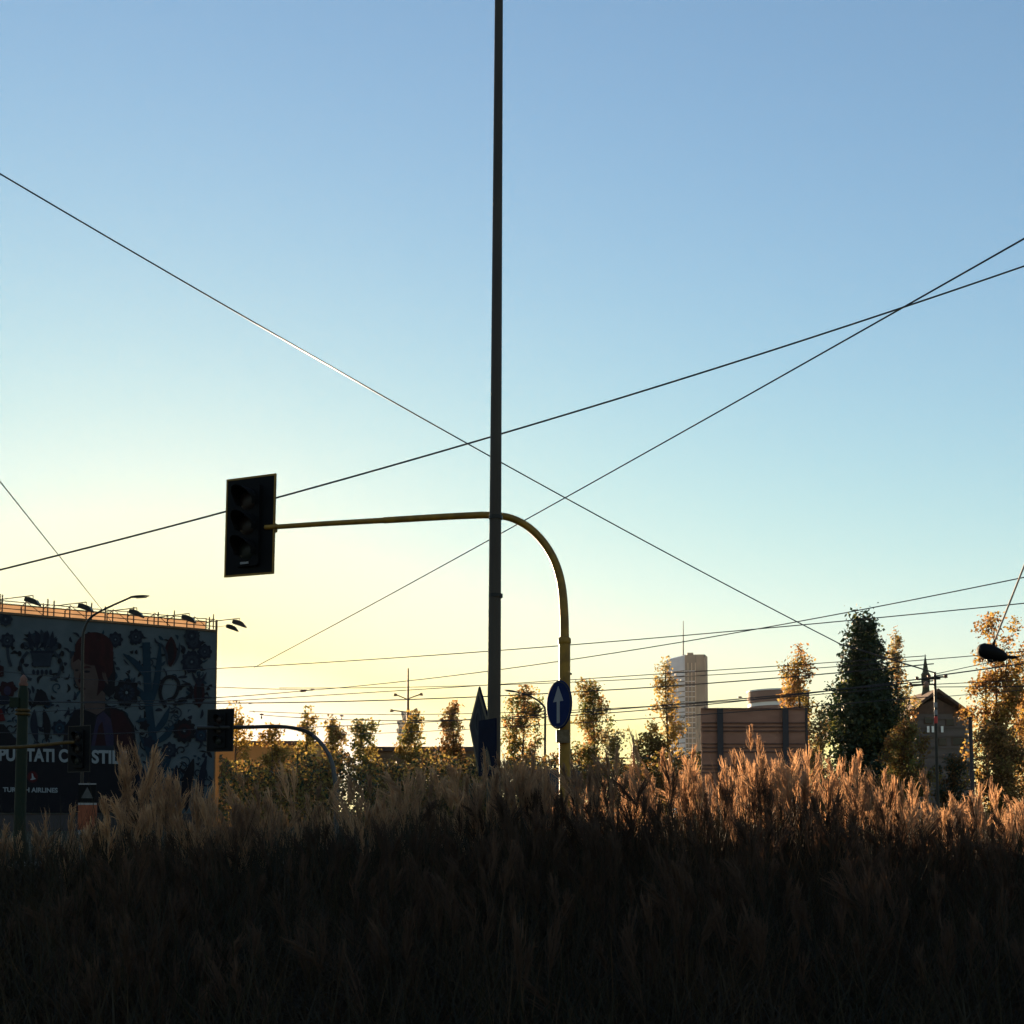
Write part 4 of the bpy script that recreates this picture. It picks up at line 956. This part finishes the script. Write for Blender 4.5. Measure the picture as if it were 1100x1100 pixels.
def plumes(tips, lean, L_, rg, ns=28, w_=.0082):
    """feathery heads: tips = base point of each head, lean (n,3) tip offset direction, L_ head length"""
    n = len(tips); VV = []; QQ = []; off = 0
    for s_ in range(ns):
        f0 = s_ / ns * .62
        ax = np.array([0, 0, 1.0])[None] + lean
        ax /= np.linalg.norm(ax, axis=1)[:, None]
        root = tips + ax * (L_ * f0)[:, None]
        side = rg.normal(0, 1, (n, 3)) * np.array([1, 1, .2]); side /= np.linalg.norm(side, axis=1)[:, None]
        ln = np.maximum(L_, .24) * rg.uniform(.30, .48, n) * (1 - .25 * f0)
        sp = rg.uniform(.12, .46, n)[:, None]
        p1 = root + (ax * .55 + side * sp * .75) * ln[:, None]
        p2 = root + (ax * 1.0 + side * sp * .85 + lean * .35) * ln[:, None]
        sv = np.cross(ax, side + rg.normal(0, .3, (n, 3))); sv /= np.linalg.norm(sv, axis=1)[:, None]
        ww = (w_ * rg.uniform(.6, 1.3, n))[:, None]
        v = np.stack([root - sv * ww * .25, root + sv * ww * .25, p1 - sv * ww * .5, p1 + sv * ww * .5, p2 - sv * ww * .08, p2 + sv * ww * .08], 1).reshape(-1, 3)
        b0 = (np.arange(n) * 6)[:, None] + off
        q = np.concatenate([b0 + np.array([0, 1, 3, 2]), b0 + np.array([2, 3, 5, 4])], 0); VV.append(v); QQ.append(q); off += n * 6
        # hairs: side barbs that make the head fluffy
        for h in range(2):
            m_ = root + (p2 - root) * rg.uniform(.25, .95, n)[:, None]; hd = rg.normal(0, 1, (n, 3)) * .6 + ax * .9; hd /= np.linalg.norm(hd, axis=1)[:, None]
            hl = rg.uniform(.014, .032, n)[:, None]; hv = np.cross(hd, side); hv /= np.linalg.norm(hv, axis=1)[:, None] + 1e-6
            v = np.stack([m_ - hv * .0016, m_ + hv * .0016, m_ + hd * hl + hv * .001, m_ + hd * hl - hv * .001], 1).reshape(-1, 3)
            QQ.append((np.arange(n) * 4)[:, None] + off + np.array([0, 1, 2, 3])); VV.append(v); off += n * 4
    return np.concatenate(VV), np.concatenate(QQ)
class NB:
    def __init__(s): s.v = []; s.q = []; s.m = []; s.n = 0
    def add(s, v, q, m_): s.v.append(v); s.q.append(q + s.n); s.m.append(np.full(len(q), m_)); s.n += len(v)
    def build(s, name, mats, parent=None): return npmesh(name, np.concatenate(s.v), np.concatenate(s.q), mats, np.concatenate(s.m), parent)
def grow(nb, roots, ztop, rg, frac_plume=1.0, blades_per=4, wind=np.array([-.04, 0, 0]), pm=0):
    n = len(roots); Lh = rg.uniform(.15, .40, n)
    stem_l = np.maximum(ztop - Lh * .95, .4)
    d = unit_h(rg, n) + wind * 6; v, q, pos = ribbons(roots, d, stem_l, np.full(n, .007), rg.uniform(.01, .10, n), 5, rg)
    nb.add(v, q, 2)
    tip = pos[:, -1]; lean = (d * (rg.uniform(.03, .32, n) + (rg.random(n) < .18) * rg.uniform(.2, .7, n))[:, None] + wind)
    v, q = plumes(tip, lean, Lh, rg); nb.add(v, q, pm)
    m_ = n * blades_per; ri = np.repeat(np.arange(n), blades_per)
    r2 = roots[ri] + rg.normal(0, .07, (m_, 3)) * np.array([1, 1, 0])
    d2 = unit_h(rg, m_); bl = ztop[ri] * rg.uniform(.5, 1.02, m_)
    v, q, _ = ribbons(r2, d2, bl, rg.uniform(.008, .016, m_), rg.uniform(.08, .75, m_), 6, rg); nb.add(v, q, 3)
rg = np.random.default_rng(21)
nb = NB()
# clump centres
def field(nc, D0, D1, pxlo, pxhi, per, zs, rg, blades, pm=0):
    Dv = D0 + (D1 - D0) * rg.random(nc); px = rg.uniform(pxlo, pxhi, nc)
    cx = (px - 550) / F * Dv * CP
    n = nc * per; ci = np.repeat(np.arange(nc), per)
    roots = np.stack([cx[ci], Dv[ci], np.zeros(n)], 1) + rg.normal(0, .17, (n, 3)) * np.array([1, 1, 0])
    pxr = roots[:, 0] / (roots[:, 1] * CP) * F + 550
    cl = rg.normal(0, .075, nc)[ci]
    zt = env_z(pxr, roots[:, 1]) + cl + zs(roots[:, 1]) - np.abs(rg.normal(0, .17, n)) + .06
    zt = np.maximum(zt, .5)
    grow(nb, roots, zt, rg, blades_per=blades, pm=pm)
field(250, 8.0, 11.4, -320, 1420, 6, lambda d: -(d - 9.0) * .09, rg, 4)
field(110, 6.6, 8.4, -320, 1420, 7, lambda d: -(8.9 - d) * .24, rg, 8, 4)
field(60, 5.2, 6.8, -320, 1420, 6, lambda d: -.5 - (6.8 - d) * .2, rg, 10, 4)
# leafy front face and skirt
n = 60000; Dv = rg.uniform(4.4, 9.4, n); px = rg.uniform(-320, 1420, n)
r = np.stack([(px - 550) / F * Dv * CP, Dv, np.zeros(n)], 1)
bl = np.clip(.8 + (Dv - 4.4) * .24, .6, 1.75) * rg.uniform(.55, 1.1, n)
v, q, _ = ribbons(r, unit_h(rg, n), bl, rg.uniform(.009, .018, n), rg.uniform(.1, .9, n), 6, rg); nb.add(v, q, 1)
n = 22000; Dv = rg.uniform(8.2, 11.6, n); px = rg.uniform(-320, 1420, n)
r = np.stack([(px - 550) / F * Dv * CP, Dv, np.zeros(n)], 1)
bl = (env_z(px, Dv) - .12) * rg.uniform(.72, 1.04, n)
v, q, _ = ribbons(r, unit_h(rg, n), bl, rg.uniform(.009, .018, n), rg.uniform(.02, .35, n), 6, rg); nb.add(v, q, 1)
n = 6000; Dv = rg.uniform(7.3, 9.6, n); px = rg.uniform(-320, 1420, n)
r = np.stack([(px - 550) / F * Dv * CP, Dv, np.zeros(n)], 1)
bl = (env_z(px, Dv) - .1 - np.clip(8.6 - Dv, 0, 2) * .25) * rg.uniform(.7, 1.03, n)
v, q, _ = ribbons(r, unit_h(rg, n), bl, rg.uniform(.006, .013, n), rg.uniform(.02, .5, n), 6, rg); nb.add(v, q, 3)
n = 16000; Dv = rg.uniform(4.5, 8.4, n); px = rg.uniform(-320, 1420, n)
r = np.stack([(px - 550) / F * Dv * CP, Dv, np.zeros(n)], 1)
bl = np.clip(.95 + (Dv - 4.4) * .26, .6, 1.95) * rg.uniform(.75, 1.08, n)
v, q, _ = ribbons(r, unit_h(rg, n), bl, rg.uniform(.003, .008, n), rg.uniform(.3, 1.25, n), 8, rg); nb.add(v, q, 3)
o = nb.build('tall_grass', ['plume', 'blade', 'stem', 'dry', 'shaded_plume'])
tag(o, 'dense field of tall feathery plume grass filling the foreground', 'grass', kind='stuff')
# stand-out clumps, each a plant of its own
def clump(px, D, n, top_py, label, seed, spread=.12):
    rg = np.random.default_rng(seed); x = X(px, D)
    t = thing('plume_grass_clump', label, 'grass clump', (x, D, 0), 'plume clumps standing above the grass field')
    roots = np.array([[x, D, 0]]) + rg.normal(0, spread, (n, 3)) * np.array([1, .8, 0])
    zt = Z(top_py, D) - np.abs(rg.normal(0, .12, n)); zt[0] = Z(top_py, D)
    L_ = rg.uniform(.32, .46, n); d = unit_h(rg, n)
    v, q, pos = ribbons(roots, d, zt - L_ * .95, np.full(n, .007), rg.uniform(.01, .09, n), 5, rg)
    a = NB(); a.add(v, q, 0); a.build('stems', ['stem'], t)
    v, q = plumes(pos[:, -1], d * rg.uniform(.03, .3, n)[:, None], L_, rg, ns=34); a = NB(); a.add(v, q, 0); a.build('plumes', ['plume'], t)
    m_ = n * 8; ri = np.repeat(np.arange(n), 8)
    v, q, _ = ribbons(roots[ri] + rg.normal(0, .05, (m_, 3)) * np.array([1, 1, 0]), unit_h(rg, m_), zt[ri] * rg.uniform(.5, .95, m_), rg.uniform(.009, .016, m_), rg.uniform(.1, .6, m_), 6, rg)
    a = NB(); a.add(v, q, 0); a.build('leaves', ['blade'], t)
clump(145, 8.4, 12, 790, 'tall pale plume clump hiding the last letters of the billboard text', 41, .10)
clump(186, 8.6, 12, 822, 'plume clump in front of the lower right part of the billboard', 42, .14)
clump(205, 8.9, 6, 828, 'small group of plumes at the right lower corner of the billboard', 43, .1)
clump(556, 8.2, 13, 803, 'plume clump at the foot of the mast on its right side', 44, .13)
clump(818, 8.6, 14, 799, 'tallest sunlit plume clump in front of the hoarding', 45, .13)
clump(745, 8.8, 12, 812, 'wide sunlit plume clump at the left end of the hoarding', 46, .17)
clump(868, 8.8, 12, 808, 'sunlit plume clump at the right end of the hoarding', 47, .12)
clump(928, 9.0, 12, 820, 'broad sunlit plume clump under the dark evergreen', 48, .18)

b = MB(); b.box((0, 560, 79), (1500, 1300, 160)); o = b.build('haze', 'haze'); tag(o, 'thin golden evening haze in the air', kind='stuff')
# ------------------------------------------------------------------ render settings
scene.view_settings.view_transform = 'Standard'; scene.view_settings.look = 'None'
scene.view_settings.exposure = 2.2; scene.view_settings.gamma = 1.0
scene.cycles.use_denoising = True
scene.cycles.max_bounces = 8; scene.cycles.transparent_max_bounces = 8
scene.render.film_transparent = False
